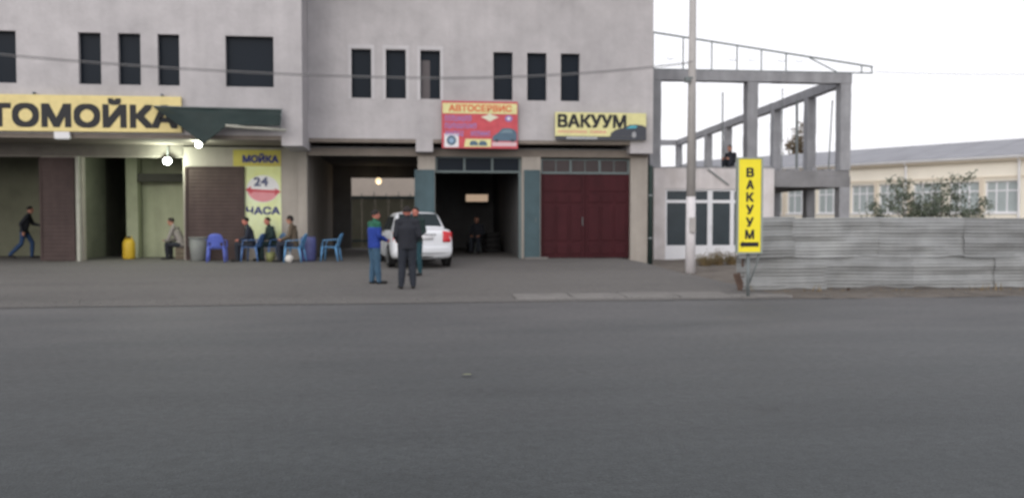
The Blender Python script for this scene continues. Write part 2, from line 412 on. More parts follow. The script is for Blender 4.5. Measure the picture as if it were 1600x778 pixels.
# ------------------------------------------------------------------ main building
YG, YR, YL = 28.33, 27.83, 26.13            # ground-floor face, right upper face, left upper face
XL, XC, XR = -17.0, -2.95, 7.87
B = thing('service_building', 'grey plastered car service building with bays below and dark upper windows', 'building', (-2, 33, .29))
winsL = [(-9.18+.0, -8.56), (-8.13, -7.51), (-7.07, -6.47)]
wl = [(-11.42, -10.68), (-9.04, -8.44), (-7.98, -7.38), (-6.92, -6.33), (-5.07, -3.74)]
wr = [(-1.65, -1.05), (-.60, .01), (.46, 1.07), (2.73, 3.34), (3.80, 4.42), (4.87, 5.48)]
ZT = 10.6
HL = [(a, b, 5.31, 6.76) for a, b in wl] + [(a, b, 8.95, 10.2) for a, b in wl]
HR = [(a, b, 5.27, 6.78) for a, b in wr] + [(a, b, 8.95, 10.2) for a, b in wr]
holed_wall(XL, XC, 3.95, ZT, YL, YL+.35, HL).build('upper_wall', plaster, B, weld=True)
holed_wall(XC-.35, XR, 4.04, ZT, YR, YR+.35, HR).build('upper_wall', plaster, B, weld=True)
box('return_wall', plaster, B, XC-.35, XC-.002, YL+.352, YR-.002, 3.95, ZT-.003)
box('side_wall', plaster, B, XL+.003, XL+.35, YL+.352, 38.2, 3.95, ZT-.003)
box('side_wall', plaster, B, XR-.35, XR-.003, YR+.352, 38.2, 4.04, ZT-.003)
box('rear_wall', plaster_beige, B, XL, XR, 38.2, 38.5, 3.95, ZT)
box('roof', concrete_dk, B, XL-.05, XR+.05, YL-.05, 38.55, ZT+.003, ZT+.25)
# soffits and ceiling
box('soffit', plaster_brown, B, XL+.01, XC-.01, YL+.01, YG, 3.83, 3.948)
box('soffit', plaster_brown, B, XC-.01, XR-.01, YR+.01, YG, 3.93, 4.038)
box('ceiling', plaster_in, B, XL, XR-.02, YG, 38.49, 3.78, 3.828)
box('beam', plaster, B, -3.54, XC-.001, YL, YG-.01, 3.67, 3.949)
box('beam', plaster, B, .31, .84, YR, YG-.01, 3.66, 4.039)
box('beam', plaster, B, 7.13, XR-.004, YR, YG-.01, 3.66, 4.039)
# windows: recessed dark panes with thin frames and sills
def window(x0, x1, z0, z1, y, half=False):
    wo = MB(); t = .035; yy = y+.16
    for a in ((x0, x0+t, z0, z1), (x1-t, x1, z0, z1), (x0+t, x1-t, z0, z0+t), (x0+t, x1-t, z1-t, z1)):
        wo.box(a[0]+.001, a[1]-.001, yy, yy+.05, a[2]+.001, a[3]-.001)
    f = wo.build('window', glass_dk, B)
    box('pane', glass_dk, f, x0+t, x1-t, yy+.02, yy+.028, z0+t, z1-t)
    if half: box('inner_board', board_gr, f, x0+t, x0+t+.26, yy+.005, yy+.016, z0+t, z1-.28)
    box('sill', plaster, f, x0+.002, x1-.002, y+.004, y+.155, z0+.002, z0+.02)
for i, (a, b) in enumerate(wl): window(a, b, 5.31, 6.76, YL); window(a, b, 8.95, 10.2, YL)
for i, (a, b) in enumerate(wr): window(a, b, 5.27, 6.78, YR, half=(i == 2)); window(a, b, 8.95, 10.2, YR)
# plaster band around the first two window groups
def surround(x0, x1, z0, z1, y):
    mb = MB(); t = .10
    mb.box(x0-t, x1+t, y-.018, y-.001, z1+.02, z1+t+.03); mb.box(x0-t, x0-.005, y-.018, y-.001, z0-.02, z1+.018)
    mb.box(x1+.005, x1+t, y-.018, y-.001, z0-.02, z1+.018)
    mb.build('surround', mat('plaster_light', (.49, .48, .50), .92, .08, 1.5), B)
for a, b in wr[:3]: surround(a, b, 5.27, 6.78, YR)
# ---- ground floor, right: lintel, columns, passage, garages
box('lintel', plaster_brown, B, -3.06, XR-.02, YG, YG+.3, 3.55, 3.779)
box('column', plaster_beige, B, .37, .92, YG-.004, YG+.5, .25, 3.549)
box('column', plaster_beige, B, 3.69, 4.31, YG-.004, YG+.5, .25, 3.549)
box('column', plaster_beige, B, 7.27, XR-.03, YG-.004, YG+.5, .0, 3.549)
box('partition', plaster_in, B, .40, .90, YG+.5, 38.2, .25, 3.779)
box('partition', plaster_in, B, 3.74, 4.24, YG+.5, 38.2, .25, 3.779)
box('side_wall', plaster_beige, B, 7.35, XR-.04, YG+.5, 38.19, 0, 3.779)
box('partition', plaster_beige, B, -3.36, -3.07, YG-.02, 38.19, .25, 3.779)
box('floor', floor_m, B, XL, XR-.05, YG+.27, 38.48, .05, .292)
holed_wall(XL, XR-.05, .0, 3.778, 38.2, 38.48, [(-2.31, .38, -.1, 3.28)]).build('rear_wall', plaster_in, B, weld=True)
box('side_wall', plaster_beige, B, XL+.02, XL+.3, YG, 38.19, .25, 3.779)
# garage 1: open; transom, teal folded leaves
def transom(x0, x1, z0, z1, y, n, sub, pane_m, fr_m):
    f = MB(); t = .07
    f.box(x0, x1, y, y+.09, z0, z0+t); f.box(x0, x1, y, y+.09, z1-t*.5, z1)
    for i in range(n+1):
        xc = x0+t/2 + (x1-x0-t)*i/n; f.box(xc-t/2, xc+t/2, y+.002, y+.088, z0+t, z1-t*.5)
    fo_ = f.build('transom_window', fr_m, B)
    for i in range(n):
        a = x0+t + (x1-x0-t)*i/n; b = a + (x1-x0-t)/n - t
        for k in range(sub):
            c = a+(b-a)*k/sub + (.012 if k else 0); d = a+(b-a)*(k+1)/sub - (.012 if k < sub-1 else 0)
            box('pane', pane_m, fo_, c, d, y+.04, y+.048, z0+t, z1-t*.5)
        if sub > 1: box('glazing_bar', fr_m, fo_, (a+b)/2-.012, (a+b)/2+.012, y+.02, y+.06, z0+t, z1-t*.5)
transom(.925, 3.685, 3.04, 3.545, YG+.12, 3, 1, glass_dk, teal_fr)
transom(4.315, 7.265, 3.02, 3.50, YG+.12, 3, 2, glass_br, teal_fr)
def leaf_door(x0, x1, z0, z1, y, m):
    d = MB().box(x0, x1, y, y+.045, z0, z1).build('door_leaf', m, B)
    f = MB()
    for a in ((x0, x0+.05, z0, z1), (x1-.05, x1, z0, z1), (x0+.05, x1-.05, z0, z0+.06), (x0+.05, x1-.05, z1-.06, z1), (x0+.05, x1-.05, (z0+z1)/2-.03, (z0+z1)/2+.03)):
        f.box(a[0], a[1], y-.016, y-.001, a[2], a[3])
    f.build('leaf_frame', m, d)
    MB().tube([((x0+x1)/2+.12, y-.05, 1.45), ((x0+x1)/2+.12, y-.05, 1.62)], .012).build('handle', steel, d)
leaf_door(.27, .90, .33, 3.12, YG-.09, teal)
leaf_door(3.76, 4.27, .33, 3.13, YG-.09, teal)
box('door_jamb', teal_fr, B, 3.60, 3.688, YG+.02, YG+.16, .293, 3.04)
# garage 2: maroon panelled door
D2 = MB().box(4.315, 7.265, YG+.15, YG+.20, .295, 3.018).build('garage_door', maroon, B)
for i in range(2):
    lx0 = 4.33 + i*1.475; lx1 = lx0 + 1.455
    lf = MB().box(lx0, lx1, YG+.118, YG+.148, .31, 3.0).build('door_panel', maroon, D2)
xs4 = [4.33+.06, 4.75, 5.20, 5.76]; 
for i in range(2):
    lx0 = 4.33 + i*1.475
    for k in range(3):
        a = lx0+.09+k*.445; b = a+.36
        for z0, z1 in ((.42, .72), (.86, 1.98), (2.10, 2.34)):
            MB().box(a, b, YG+.092, YG+.1165, z0, z1).build('raised_panel', maroon, D2, bevel=.012)
    MB().box(lx0+.09, lx0+1.34, YG+.095, YG+.1165, 2.46, 2.90).build('raised_panel', maroon, D2, bevel=.012)
MB().tube([(5.70, YG+.07, 1.35), (5.70, YG+.07, 1.62)], .014).build('handle', steel, D2)
box('threshold', concrete_pale, B, 3.75, 4.5, YG-.32, YG-.02, .27, .34)
# ---- ground floor, left: wash bays
holed_wall(XL+.02, -3.365, .25, 3.828, YG, YG+.3, [(XL+.5, -10.93, 0, 3.45), (-9.77, -6.80, 0, 3.45)]).build('lower_wall', plaster_beige, B, weld=True)
box('lintel', mat('lintel_shade', (.17, .155, .14), .9, .2, 2), B, XL+.03, -6.79, YG-.012, YG-.001, 3.47, 3.826)  # dark strip faced on the wall; overhang shade put into its colour
box('bay_wall', wash_wall, B, -8.74, -6.2, 30.9, 31.1, .292, 3.779)
box('bay_wall', wash_wall, B, -6.20, -5.95, YG+.3, 31.1, .292, 3.779)
box('bay_pier', wash_wall, B, -9.11, -8.75, 30.4, 30.85, .292, 3.779)
box('shade_bar', mat('shade_bar_dark', (.07, .07, .06), .8), B, -8.70, -6.22, 30.3, 30.6, 2.78, 3.05)  # added dark bar standing in for the shadow across the wall top
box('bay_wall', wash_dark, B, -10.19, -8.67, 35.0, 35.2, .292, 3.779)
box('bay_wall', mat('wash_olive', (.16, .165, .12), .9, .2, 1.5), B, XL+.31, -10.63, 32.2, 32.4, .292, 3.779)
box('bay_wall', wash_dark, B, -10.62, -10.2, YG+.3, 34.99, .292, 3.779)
box('gate_post', post_w, B, -9.90, -9.80, YG-.14, YG-.03, .29, 3.46)
def gate_leaf(x0, x1, z0, z1, y):
    n = 26; mb = MB()
    for i in range(n):
        a = z0+(z1-z0)*i/n; b = z0+(z1-z0)*(i+1)/n
        mb.face([(x0,y,a),(x1,y,a),(x1,y-.006,a+(b-a)*.5),(x0,y-.006,a+(b-a)*.5)]); mb.face([(x0,y-.006,a+(b-a)*.5),(x1,y-.006,a+(b-a)*.5),(x1,y,b),(x0,y,b)])
    mb.box(x0, x1, y+.002, y+.05, z0, z1)
    g = mb.build('gate_leaf', brown_gate, B)
    f = MB()
    for a in ((x0, x0+.06, z0, z1), (x1-.06, x1, z0, z1), (x0+.06, x1-.06, z1-.06, z1), (x0+.06, x1-.06, z0, z0+.06)): f.box(a[0], a[1], y-.03, y-.013, a[2], a[3])
    f.build('leaf_frame', brown_gate, g)
gate_leaf(-10.95, -9.95, .31, 3.42, YG-.09)
gate_leaf(-6.73, -4.97, .31, 3.18, YG-.09)
# drain pipe in the gap by the shop, curb stones
dp = thing('drain_pipe', 'dark green drain pipe on the corner beside the white shop', 'pipe', (7.98, 28.6, .05))
MB().tube([(7.97, 28.45, .05), (7.97, 28.45, 3.0), (7.97, 28.5, 3.3)], .085, 12).build('pipe', mat('pipe_green', (.028, .045, .042), .7), dp, smooth=True)
for z in (.9, 2.3): MB().tube([(7.97, 28.45, z), (7.97, 28.45, z+.07)], .10, 12).build('bracket', steel, dp)
box('corner_pier', mat('pier_dark', (.03, .038, .037), .8), dp, 7.845, 7.885, 28.40, 28.83, .03, 3.3)
# ---- yard seen through the passage
yw = thing('yard_wall', 'tan wall of the house behind the passage yard', 'wall', (-1, 52, 0))
holed_wall(-9, 7, -.05, 6.2, 52, 52.3, []).build('wall', yard_wall, yw, weld=True)
box('cornice', yard_wall, yw, -9.1, 7.1, 51.9, 52.4, 6.203, 6.35)
yg = thing('yard_gate', 'spiked greenish metal gate closing the yard behind the passage', 'gate', (-1, 41, 0))
for i in range(8):
    a = -3.2+i*.6; MB().box(a, a+.59, 41, 41.03, .05, 2.58).build('gate_board', yard_gate, yg)
MB().box(-3.25, 1.65, 40.95, 41.0, 2.46, 2.54).box(-3.25, 1.65, 40.95, 41.0, .5, .58).build('rail', teal, yg)
for i in range(9): MB().tube([(-3.1+i*.55, 40.98, 2.5), (-3.1+i*.55, 40.98, 2.72+.07*(i % 2))], [.03, .006], 6).build('spike', teal, yg)

# ------------------------------------------------------------------ lamps
def point(name, loc, e, c, r, parent):
    d = bpy.data.lights.new(name, 'POINT'); d.energy = e; d.color = c; d.shadow_soft_size = r
    o = bpy.data.objects.new(name, d); col.objects.link(o); o.location = loc; adopt(o, parent); return o
def flood(label, x, y, z, e, s=.135):
    t = thing('floodlight', label, 'lamp', (x, y, z))
    hb_ = MB().lathe([(s*.98, -.03), (s, -.02), (s*.92, .05), (s*.45, .13), (0, .14)], n=24); hb_.v = [(x+p[0], y+p[2], z+p[1]*.88) for p in hb_.v]; hb_.build('housing', steel, t, smooth=True)
    MB().ell((x, y-.025, z), (s*.93, .035, s*.82), 20, 10).build('lens', lamp_w, t, smooth=True)
    MB().bar((x, y+.05, z+s*.7), (x, y+.05, z+.42), .03, .03).build('bracket', steel, t)
    point('lamp_light', (x, y-.18, z-.05), e, (.90, 1, .78), .08, t)
flood('lit white floodlight at the mouth of the wash bay', -7.21, 28.15, 3.33, 120)
flood('lit white floodlight hanging below the green awning', -6.02, 26.98, 3.74, 35, .105)
t = thing('wall_lamp', 'small unlit white lamp box under the yellow car wash sign', 'lamp', (-9.5, 26.1, 3.9))
MB().box(-9.68, -9.26, 25.98, 26.12, 3.80, 3.99).build('housing', white_p, t, bevel=.02)
MB().box(-9.64, -9.30, 25.985, 26.1, 3.785, 3.798).build('lens', lens, t)
t = thing('hanging_bulb', 'warm lit bulb hanging at the far end of the passage', 'lamp', (-1.14, 37.6, 3.14))
MB().ell((-1.14, 37.6, 3.12), (.13, .13, .14), 14, 10).build('bulb', lamp_o, t, smooth=True)
MB().tube([(-1.14, 37.6, 3.25), (-1.14, 37.6, 3.33)], .045, 10).build('socket', blk_plastic, t)
MB().tube([(-1.14, 37.6, 3.33), (-1.14, 37.6, 3.779)], .01, 6).build('cord', blk_plastic, t)
point('bulb_light', (-1.14, 37.35, 2.95), 3, (1, .72, .4), .1, t)
t = thing('strip_lamp', 'dim beige lit strip lamp at the back of the open garage', 'lamp', (2.85, 36, 2.4))
MB().box(2.38, 3.33, 36.0, 36.06, 2.22, 2.56).build('housing', steel, t)
MB().box(2.41, 3.30, 35.97, 35.998, 2.25, 2.53).build('diffuser', lamp_s, t)
MB().tube([(2.5, 36.03, 2.56), (2.5, 36.03, 3.779)], .01, 6).tube([(3.2, 36.03, 2.56), (3.2, 36.03, 3.779)], .01, 6).build('hanger', steel, t)

# ------------------------------------------------------------------ signs on the building
def board(t, m, x0, x1, y, z0, z1, deep=.08, frame=None):
    b = MB().box(x0, x1, y, y+deep, z0, z1).build('board', m, t)
    return b
S = thing('shop_sign', 'long yellow sign board with black АВТОМОЙКА lettering over the wash bays', 'sign', (-10, 26.0, 4.0))
board(S, yellow, -14.1, -6.27, 25.98, 4.0, 5.0, .12)
text('lettering', 'АВТОМОЙКА', black, S, -12.72, -6.36, 4.10, 4.93, 25.978, .05)
for x in (-13.6, -10.2, -6.8): MB().box(x-.02, x+.02, 25.99, 26.125, 5.003, 5.08).build('bracket', steel, S)

S = thing('service_sign', 'red and yellow АВТОСЕРВИС billboard above the open garage', 'sign', (2.3, 27.7, 3.76))
yb = 27.66
board(S, red_p, 1.11, 3.48, yb, 3.76, 5.22, .07)
X = lambda u: 1.11+2.37*u; Z = lambda v: 5.22-1.46*v
poly('top_band', yellow2, S, [(X(.01), Z(.265)), (X(.99), Z(.265)), (X(.99), Z(.045)), (X(.01), Z(.045))], yb)
text('lettering', 'АВТОСЕРВИС', orange_p, S, X(.09), X(.92), Z(.225), Z(.075), yb-.0045, .05)
rng = random.Random(3)
for (u0, u1, v0, v1) in ((.04, .41, .31, .43), (.04, .47, .47, .58), (.05, .28, .63, .74), (.38, .63, .63, .74)):
    u = u0
    pl = MB()
    while u < u1-.02:
        wd = rng.uniform(.028, .042); a, b = X(u), X(min(u1, u+wd)); c, d = Z(v1), Z(v0)
        st = (b-a)*.3
        pl.prism([(a, c), (a+st, c), (a+st, d), (a, d)], yb-.0045, yb-.0005); pl.prism([(b-st, c), (b, c), (b, d), (b-st, d)], yb-.0045, yb-.0005)
        k = rng.choice((0, .4, .8)); e = c+(d-c)*k; pl.prism([(a+st, e), (b-st, e), (b-st, e+(d-c)*.22), (a+st, e+(d-c)*.22)], yb-.0045, yb-.0005)
        u += wd+.012
    pl.build('small_lettering', violet_p, S)
poly('emblem', mat('emblem_cream', (.62, .62, .50), .6, .05), S, [(X(.51), Z(.335)), (X(.57), Z(.375)), (X(.63), Z(.43)), (X(.69), Z(.375)), (X(.75), Z(.335)), (X(.66), Z(.29)), (X(.63), Z(.25)), (X(.60), Z(.29))], yb)
poly('emblem', violet_p, S, disc(X(.88), Z(.36), .12, .10), yb)
poly('emblem_ring', white_p, S, disc(X(.88), Z(.36), .05, .045), yb-.0045)
poly('logo_square', white_p, S, [(X(.03), Z(.98)), (X(.22), Z(.98)), (X(.22), Z(.69)), (X(.03), Z(.69))], yb)
poly('logo_disc', slate_p, S, disc(X(.125), Z(.835), .145, .15), yb-.0045)
poly('logo_ring', mat('logo_pale', (.25, .36, .5), .6, 0), S, disc(X(.125), Z(.835), .075, .08), yb-.009)
poly('photo_strip', yellow2, S, [(X(.29), Z(.97)), (X(.645), Z(.97)), (X(.645), Z(.80)), (X(.31), Z(.80))], yb)
for a in (.42, .54): poly('photo_car', slate_p, S, [(X(a-.055), Z(.94)), (X(a+.055), Z(.94)), (X(a+.05), Z(.88)), (X(a+.02), Z(.84)), (X(a-.03), Z(.84)), (X(a-.055), Z(.88))], yb-.0045)
poly('car_picture', slate_p, S, [(X(.66), Z(.84)), (X(.985), Z(.84)), (X(.99), Z(.68)), (X(.96), Z(.60)), (X(.90), Z(.565)), (X(.80), Z(.565)), (X(.74), Z(.66)), (X(.67), Z(.74))], yb)
poly('car_window', mat('slate_light', (.15, .22, .27), .5, 0), S, [(X(.76), Z(.67)), (X(.94), Z(.67)), (X(.91), Z(.60)), (X(.815), Z(.60))], yb-.0045)
for a in (.72, .93): poly('car_wheel', dkgrey, S, disc(X(a), Z(.83), .06, .05, 14), yb-.0045)
poly('white_strip', mat('strip_pink', (.60, .42, .46), .6, .05), S, [(X(.66), Z(.95)), (X(.985), Z(.95)), (X(.985), Z(.865)), (X(.66), Z(.865))], yb)

S = thing('vacuum_sign', 'pale yellow ВАКУУМ sign board with dark car picture above the maroon door', 'sign', (6.1, 27.7, 4.02))
board(S, yellow2, 4.67, 7.60, yb, 4.06, 4.92, .07)
X = lambda u: 4.67+2.93*u; Z = lambda v: 4.92-.86*v
text('lettering', 'ВАКУУМ', black, S, X(.025), X(.78), Z(.56), Z(.07), yb-.0005, .05)
pl = MB(); u = .03
while u < .56:
    wd = rng.uniform(.018, .028)
    if rng.random() > .14:
        pl.prism([(X(u), Z(.76)), (X(u)+.02, Z(.76)), (X(u)+.02, Z(.67)), (X(u), Z(.67))], yb-.004, yb-.0005)
        pl.prism([(X(u)+.02, Z(.70)), (X(u+wd), Z(.70)), (X(u+wd), Z(.67)), (X(u)+.02, Z(.67))], yb-.004, yb-.0005)
        pl.prism([(X(u+wd)-.016, Z(.76)), (X(u+wd), Z(.76)), (X(u+wd), Z(.701)), (X(u+wd)-.016, Z(.701))], yb-.004, yb-.0005)
    u += wd+.008
pl.build('small_lettering', pink_p, S)
poly('dark_strip', dkgrey, S, [(X(.0), Z(1)), (X(1), Z(1)), (X(1), Z(.87)), (X(.0), Z(.87))], yb)
poly('pale_strip', mat('strip_grey', (.34, .36, .38), .6, 0), S, [(X(.12), Z(.975)), (X(.46), Z(.975)), (X(.46), Z(.89)), (X(.12), Z(.89))], yb-.0045)
poly('car_picture', dkgrey, S, [(X(.60), Z(.868)), (X(1), Z(.868)), (X(1), Z(.52)), (X(.97), Z(.46)), (X(.90), Z(.42)), (X(.82), Z(.43)), (X(.76), Z(.53)), (X(.66), Z(.62)), (X(.61), Z(.74))], yb)
poly('car_window', sky_p, S, [(X(.77), Z(.58)), (X(.89), Z(.55)), (X(.90), Z(.46)), (X(.83), Z(.46))], yb-.0045)
poly('car_wheel', mat('wheel_grey', (.30, .31, .33), .5, 0), S, disc(X(.865), Z(.80), .07, .10, 16), yb-.0045)

S = thing('wash_banner', 'yellow green МОЙКА 24 ЧАСА banner on the wall beside the brown gate', 'banner', (-4.5, 28.3, 1.0))
ybn = YG-.015
MB().box(-5.30, -3.86, ybn, ybn+.012, 3.20, 3.70).build('top_panel', yel_d, S)
MB().box(-4.955, -3.86, ybn, ybn+.012, .95, 3.197).build('panel', lime, S)
text('lettering', 'МОЙКА', blue_p, S, -5.02, -3.93, 3.30, 3.60, ybn-.0005, .05)
cx, cz = -4.41, 2.50
poly('circle', white_p, S, disc(cx, cz, .49, .42), ybn)
poly('half_circle', mat('half_red', (.62, .26, .29), .6, .06), S, disc(cx, cz-.03, .47, .37, 20, math.pi, 2*math.pi), ybn-.0045)
poly('arrow', red_p, S, [(cx-.54, cz-.03), (cx-.36, cz+.08), (cx-.36, cz+.0), (cx+.36, cz-.06), (cx+.36, cz+.02), (cx+.55, cz-.09), (cx+.36, cz-.20), (cx+.36, cz-.12), (cx-.30, cz-.09), (cx-.36, cz-.15)], ybn-.009)
text('numerals', '24', mat('print_slate', (.10, .11, .19), .6, 0), S, cx-.28, cx+.16, cz+.08, cz+.36, ybn-.0045, .05)
text('lettering', 'ЧАСА', blue_p, S, -4.93, -3.90, 1.70, 1.95, ybn-.0005, .05)

# awning of green tarpaulin with sagging corner
A = thing('awning', 'dark green tarpaulin awning sagging beside the yellow sign', 'awning', (-5.3, 25.9, 4.6))
top = [(-6.95, 4.70), (-3.50, 4.66)]
def tarp_pt(u, v):
    x = -6.95+3.45*u
    zt = 4.70-.04*u
    low = 3.64 if False else None
    tri = max(0, 1-abs(x+5.55)/(1.38 if x < -5.55 else .62))
    zb = (4.20 if x > -5.0 else 4.68) - (4.68-3.64 if x <= -5.55 else 0)*0
    if x <= -5.55: zb = 4.69-(4.69-3.64)*(x+6.95)/1.40
    elif x <= -4.95: zb = 3.64+(4.17-3.64)*(x+5.55)/.60
    else: zb = 4.17
    return (x, 25.95-.42*v-.05*math.sin(u*19)*v-.04*noise.noise((u*6, v*4, 2)), zt+(zb-zt)*v)
mb = MB().grid(36, 10, tarp_pt)
o = mb.build('tarpaulin', tarp, A, smooth=True); md = o.modifiers.new('thick', 'SOLIDIFY'); md.thickness = .008
MB().tube([(-6.98, 25.95, 4.72), (-3.47, 25.95, 4.68)], .022, 8).build('top_pole', steel, A)
MB().tube([(-4.97, 25.50, 4.16), (-3.34, 25.62, 4.06)], [.04, .045], 10).build('pale_pipe', post_w, A, smooth=True)
MB().tube([(-3.50, 25.95, 4.67), (-3.50, 25.55, 4.12)], .02, 8).build('end_pole', steel, A)

# ------------------------------------------------------------------ yellow roadside sign
S = thing('roadside_sign', 'tall bright yellow ВАКУУМ sign with arrow on a grey roadside post', 'sign', (6.88, 17.25, .02))
MB().box(6.635, 7.10, 17.18, 17.26, .93, 2.80).build('board', yellow3, S)
fr = MB()
fr.box(6.605, 6.632, 17.165, 17.275, .90, 2.83).box(7.103, 7.14, 17.165, 17.275, .90, 2.83).box(6.632, 7.103, 17.165, 17.275, .90, .927).box(6.632, 7.103, 17.165, 17.275, 2.803, 2.83)
fr.build('frame', mat('sign_frame', (.30, .34, .30), .5, .1, metal=.2), S)
zl = [2.53, 2.285, 2.035, 1.785, 1.535, 1.285]
for ch, zc in zip('ВАКУУМ', zl): text('letter', ch, black, S, 6.79 if ch != 'М' else 6.775, 6.95 if ch != 'М' else 6.965, zc-.095, zc+.095, 17.179, .05)
poly('arrow', black, S, [(6.665, 1.085), (6.73, 1.16), (6.73, 1.13), (7.06, 1.13), (7.06, 1.04), (6.73, 1.04), (6.73, 1.01)], 17.179)
MB().tube([(6.87, 17.24, -.02), (6.87, 17.24, .92)], .035, 12).build('post', steel, S, smooth=True)
MB().tube([(7.10, 17.24, .91), (7.06, 17.24, .72), (6.90, 17.24, .30)], .018, 8).build('strut', steel, S, smooth=True)
MB().box(6.74, 7.0, 17.12, 17.36, .0, .035).build('base_plate', concrete_pale, S)

# ------------------------------------------------------------------ utility pole, cables
P = thing('utility_pole', 'pale concrete utility pole with whitewashed foot beside the shop', 'pole', (7.95, 24.2, .05))
MB().tube([(7.95, 24.2, 2.2), (7.97, 24.2, 9.2)], [.128, .085], 14).build('shaft', pole_c, P, smooth=True)
MB().tube([(7.945, 24.2, -.1), (7.95, 24.2, 2.197)], [.142, .130], 14).build('painted_foot', whitewash, P, smooth=True)
MB().box(7.87, 8.03, 23.99, 24.075, 1.20, 1.62).build('meter_box', pole_c, P, bevel=.01)
b = MB().bar((7.72, 24.1, 5.5), (7.95, 24.1, 5.5), .05, .05).build('bracket', steel, P)
MB().box(7.70, 7.86, 23.98, 24.12, 5.36, 5.50).build('lamp_head', steel, P, bevel=.02)
MB().bar((7.2, 24.2, 8.7), (8.7, 24.2, 8.7), .07, .09).build('crossarm', pole_c, P)
for x in (7.3, 7.6, 8.3, 8.6): MB().tube([(x, 24.2, 8.74), (x, 24.2, 8.92)], [.03, .045], 8).build('insulator', white_p, P)
def cable(label, pts, r, group=None):
    mb = MB(); Q = []
    for i in range(len(pts)-1):
        a, b = Vector(pts[i]), Vector(pts[i+1]); sag = a.length*0 + .012*(b-a).length
        for k in range(12):
            t = k/12; p = a.lerp(b, t); p.z -= sag*4*t*(1-t); Q.append(p)
    Q.append(Vector(pts[-1])); mb.tube(Q, r, 6)
    o = mb.build('cable', rope_m); return tag(o, label, 'cable', group)
def para(x): return 5.385 + x*x*(.0038 if x < 0 else .0090)
Q = [(x, 24.15, para(x)) for x in [-22+1.1*i for i in range(28)] if x < 7.95] + [(7.95, 24.1, para(7.95))]
tag(MB().tube(Q, .012, 6).tube([(p[0], p[1]+.05, p[2]-.04) for p in Q], .010, 6).build('cable', rope_m), 'dark twin cable sagging across the plastered facade to the pole', 'cable')
cable('thin wire running right from the tip of the steel roof truss', [(17.68, 32, 7.12), (30, 31, 7.3), (42, 30, 7.9)], .011)
for dz in (0, .35): cable('upper thin overhead wire leaving the pole top' if dz else 'lower thin overhead wire leaving the pole top', [(8.6, 24.2, 8.9+dz*.0), (40, 16-6*dz, 8.2+dz)], .009, 'overhead wires from the pole')

# ------------------------------------------------------------------ unfinished concrete frame
Fm = thing('concrete_frame', 'unfinished grey concrete building frame with open columns and beams', 'building frame', (13, 40, .05))
K = .084; SP = 4.0; SK = [0, .86, 1.93, 2.95, 3.95, 5, 6, 7]
def colm(x, y, z0, z1, w=.20): MB().rough((x, y, z0), (x, y, z1), 2*w, 2*w).build('column', concrete, Fm)
for x in (9.15, 12.87, 16.54): colm(x, 32.2, -.05, 2.75, .205); colm(x, 32.2, 3.39, 6.66, .205)
for k in SK[1:]:
    x = 16.54+K*SP*k; y = 32.2+SP*k
    colm(x, y, -.05, 2.75, .19); colm(x, y, 3.39, 6.58, .19)
for k in range(1, 8, 2):
    x = 9.15+K*SP*k; y = 32.2+SP*k
    colm(x, y, -.05, 2.75, .19); 
    if k == 7: colm(x, y, 3.39, 6.58, .19)
MB().rough((8.95, 32.2, 6.85), (16.76, 32.2, 6.85), .44, .37).build('beam', concrete, Fm)
MB().rough((16.54, 32.43, 6.765), (16.54+K*SP*7.05, 32.2+SP*7.05, 6.765), .34, .36).build('beam', concrete, Fm)
MB().rough((9.15+K*SP*7, 32.2+SP*7, 6.76), (16.3+K*SP*7, 32.2+SP*7, 6.76), .34, .36).build('beam', concrete, Fm)
# first floor slab with edge beams (skewed plan)
q = lambda x, k: (x+K*SP*k, 32.2+SP*k)
mb = MB(); a, b, c, d = q(8.95, -.04), q(16.75, -.04), q(16.75, 2.15), q(8.95, 2.15)
mb.mesh([(*p, z) for z in (3.16, 3.38) for p in (a, b, c, d)], [(3,2,1,0),(4,5,6,7),(0,1,5,4),(1,2,6,5),(2,3,7,6),(3,0,4,7)])
mb.build('floor_slab', concrete_dk, Fm)
MB().rough((9.36, 32.2, 2.955), (16.75, 32.2, 2.955), .40, .405).build('edge_beam', concrete_dk, Fm)
MB().rough((16.54, 32.41, 2.955), (16.54+K*SP*2.1, 32.2+SP*2.1, 2.955), .40, .405).build('edge_beam', concrete_dk, Fm)
MB().rough((12.87, 32.41, 2.955), (12.87+K*SP*2.1, 32.2+SP*2.1, 2.955), .36, .405).build('edge_beam', concrete_dk, Fm)
# rough slab rubble along the edge
rb = MB()
for i in range(46):
    x = random.uniform(9.3, 16.2); s = random.uniform(.03, .10); rb.box(x-s, x+s, 32.05+random.uniform(0, .6), 32.2+random.uniform(.62, .8), 3.381, 3.40+s*.7)
tag(rb.build('rubble', concrete, Fm), kind='stuff')
for (x, y, lean, r) in ((14.55, 33.2, 0, .02), (15.6, 34.2, .02, .055), (17.0, 34.0, -.14, .028), (12.62, 34.5, 0, .03)):
    MB().tube([(x+lean, y, 3.39), (x, y, 6.62 if lean == 0 else 6.3)], r, 8).build('steel_prop', steel, Fm)
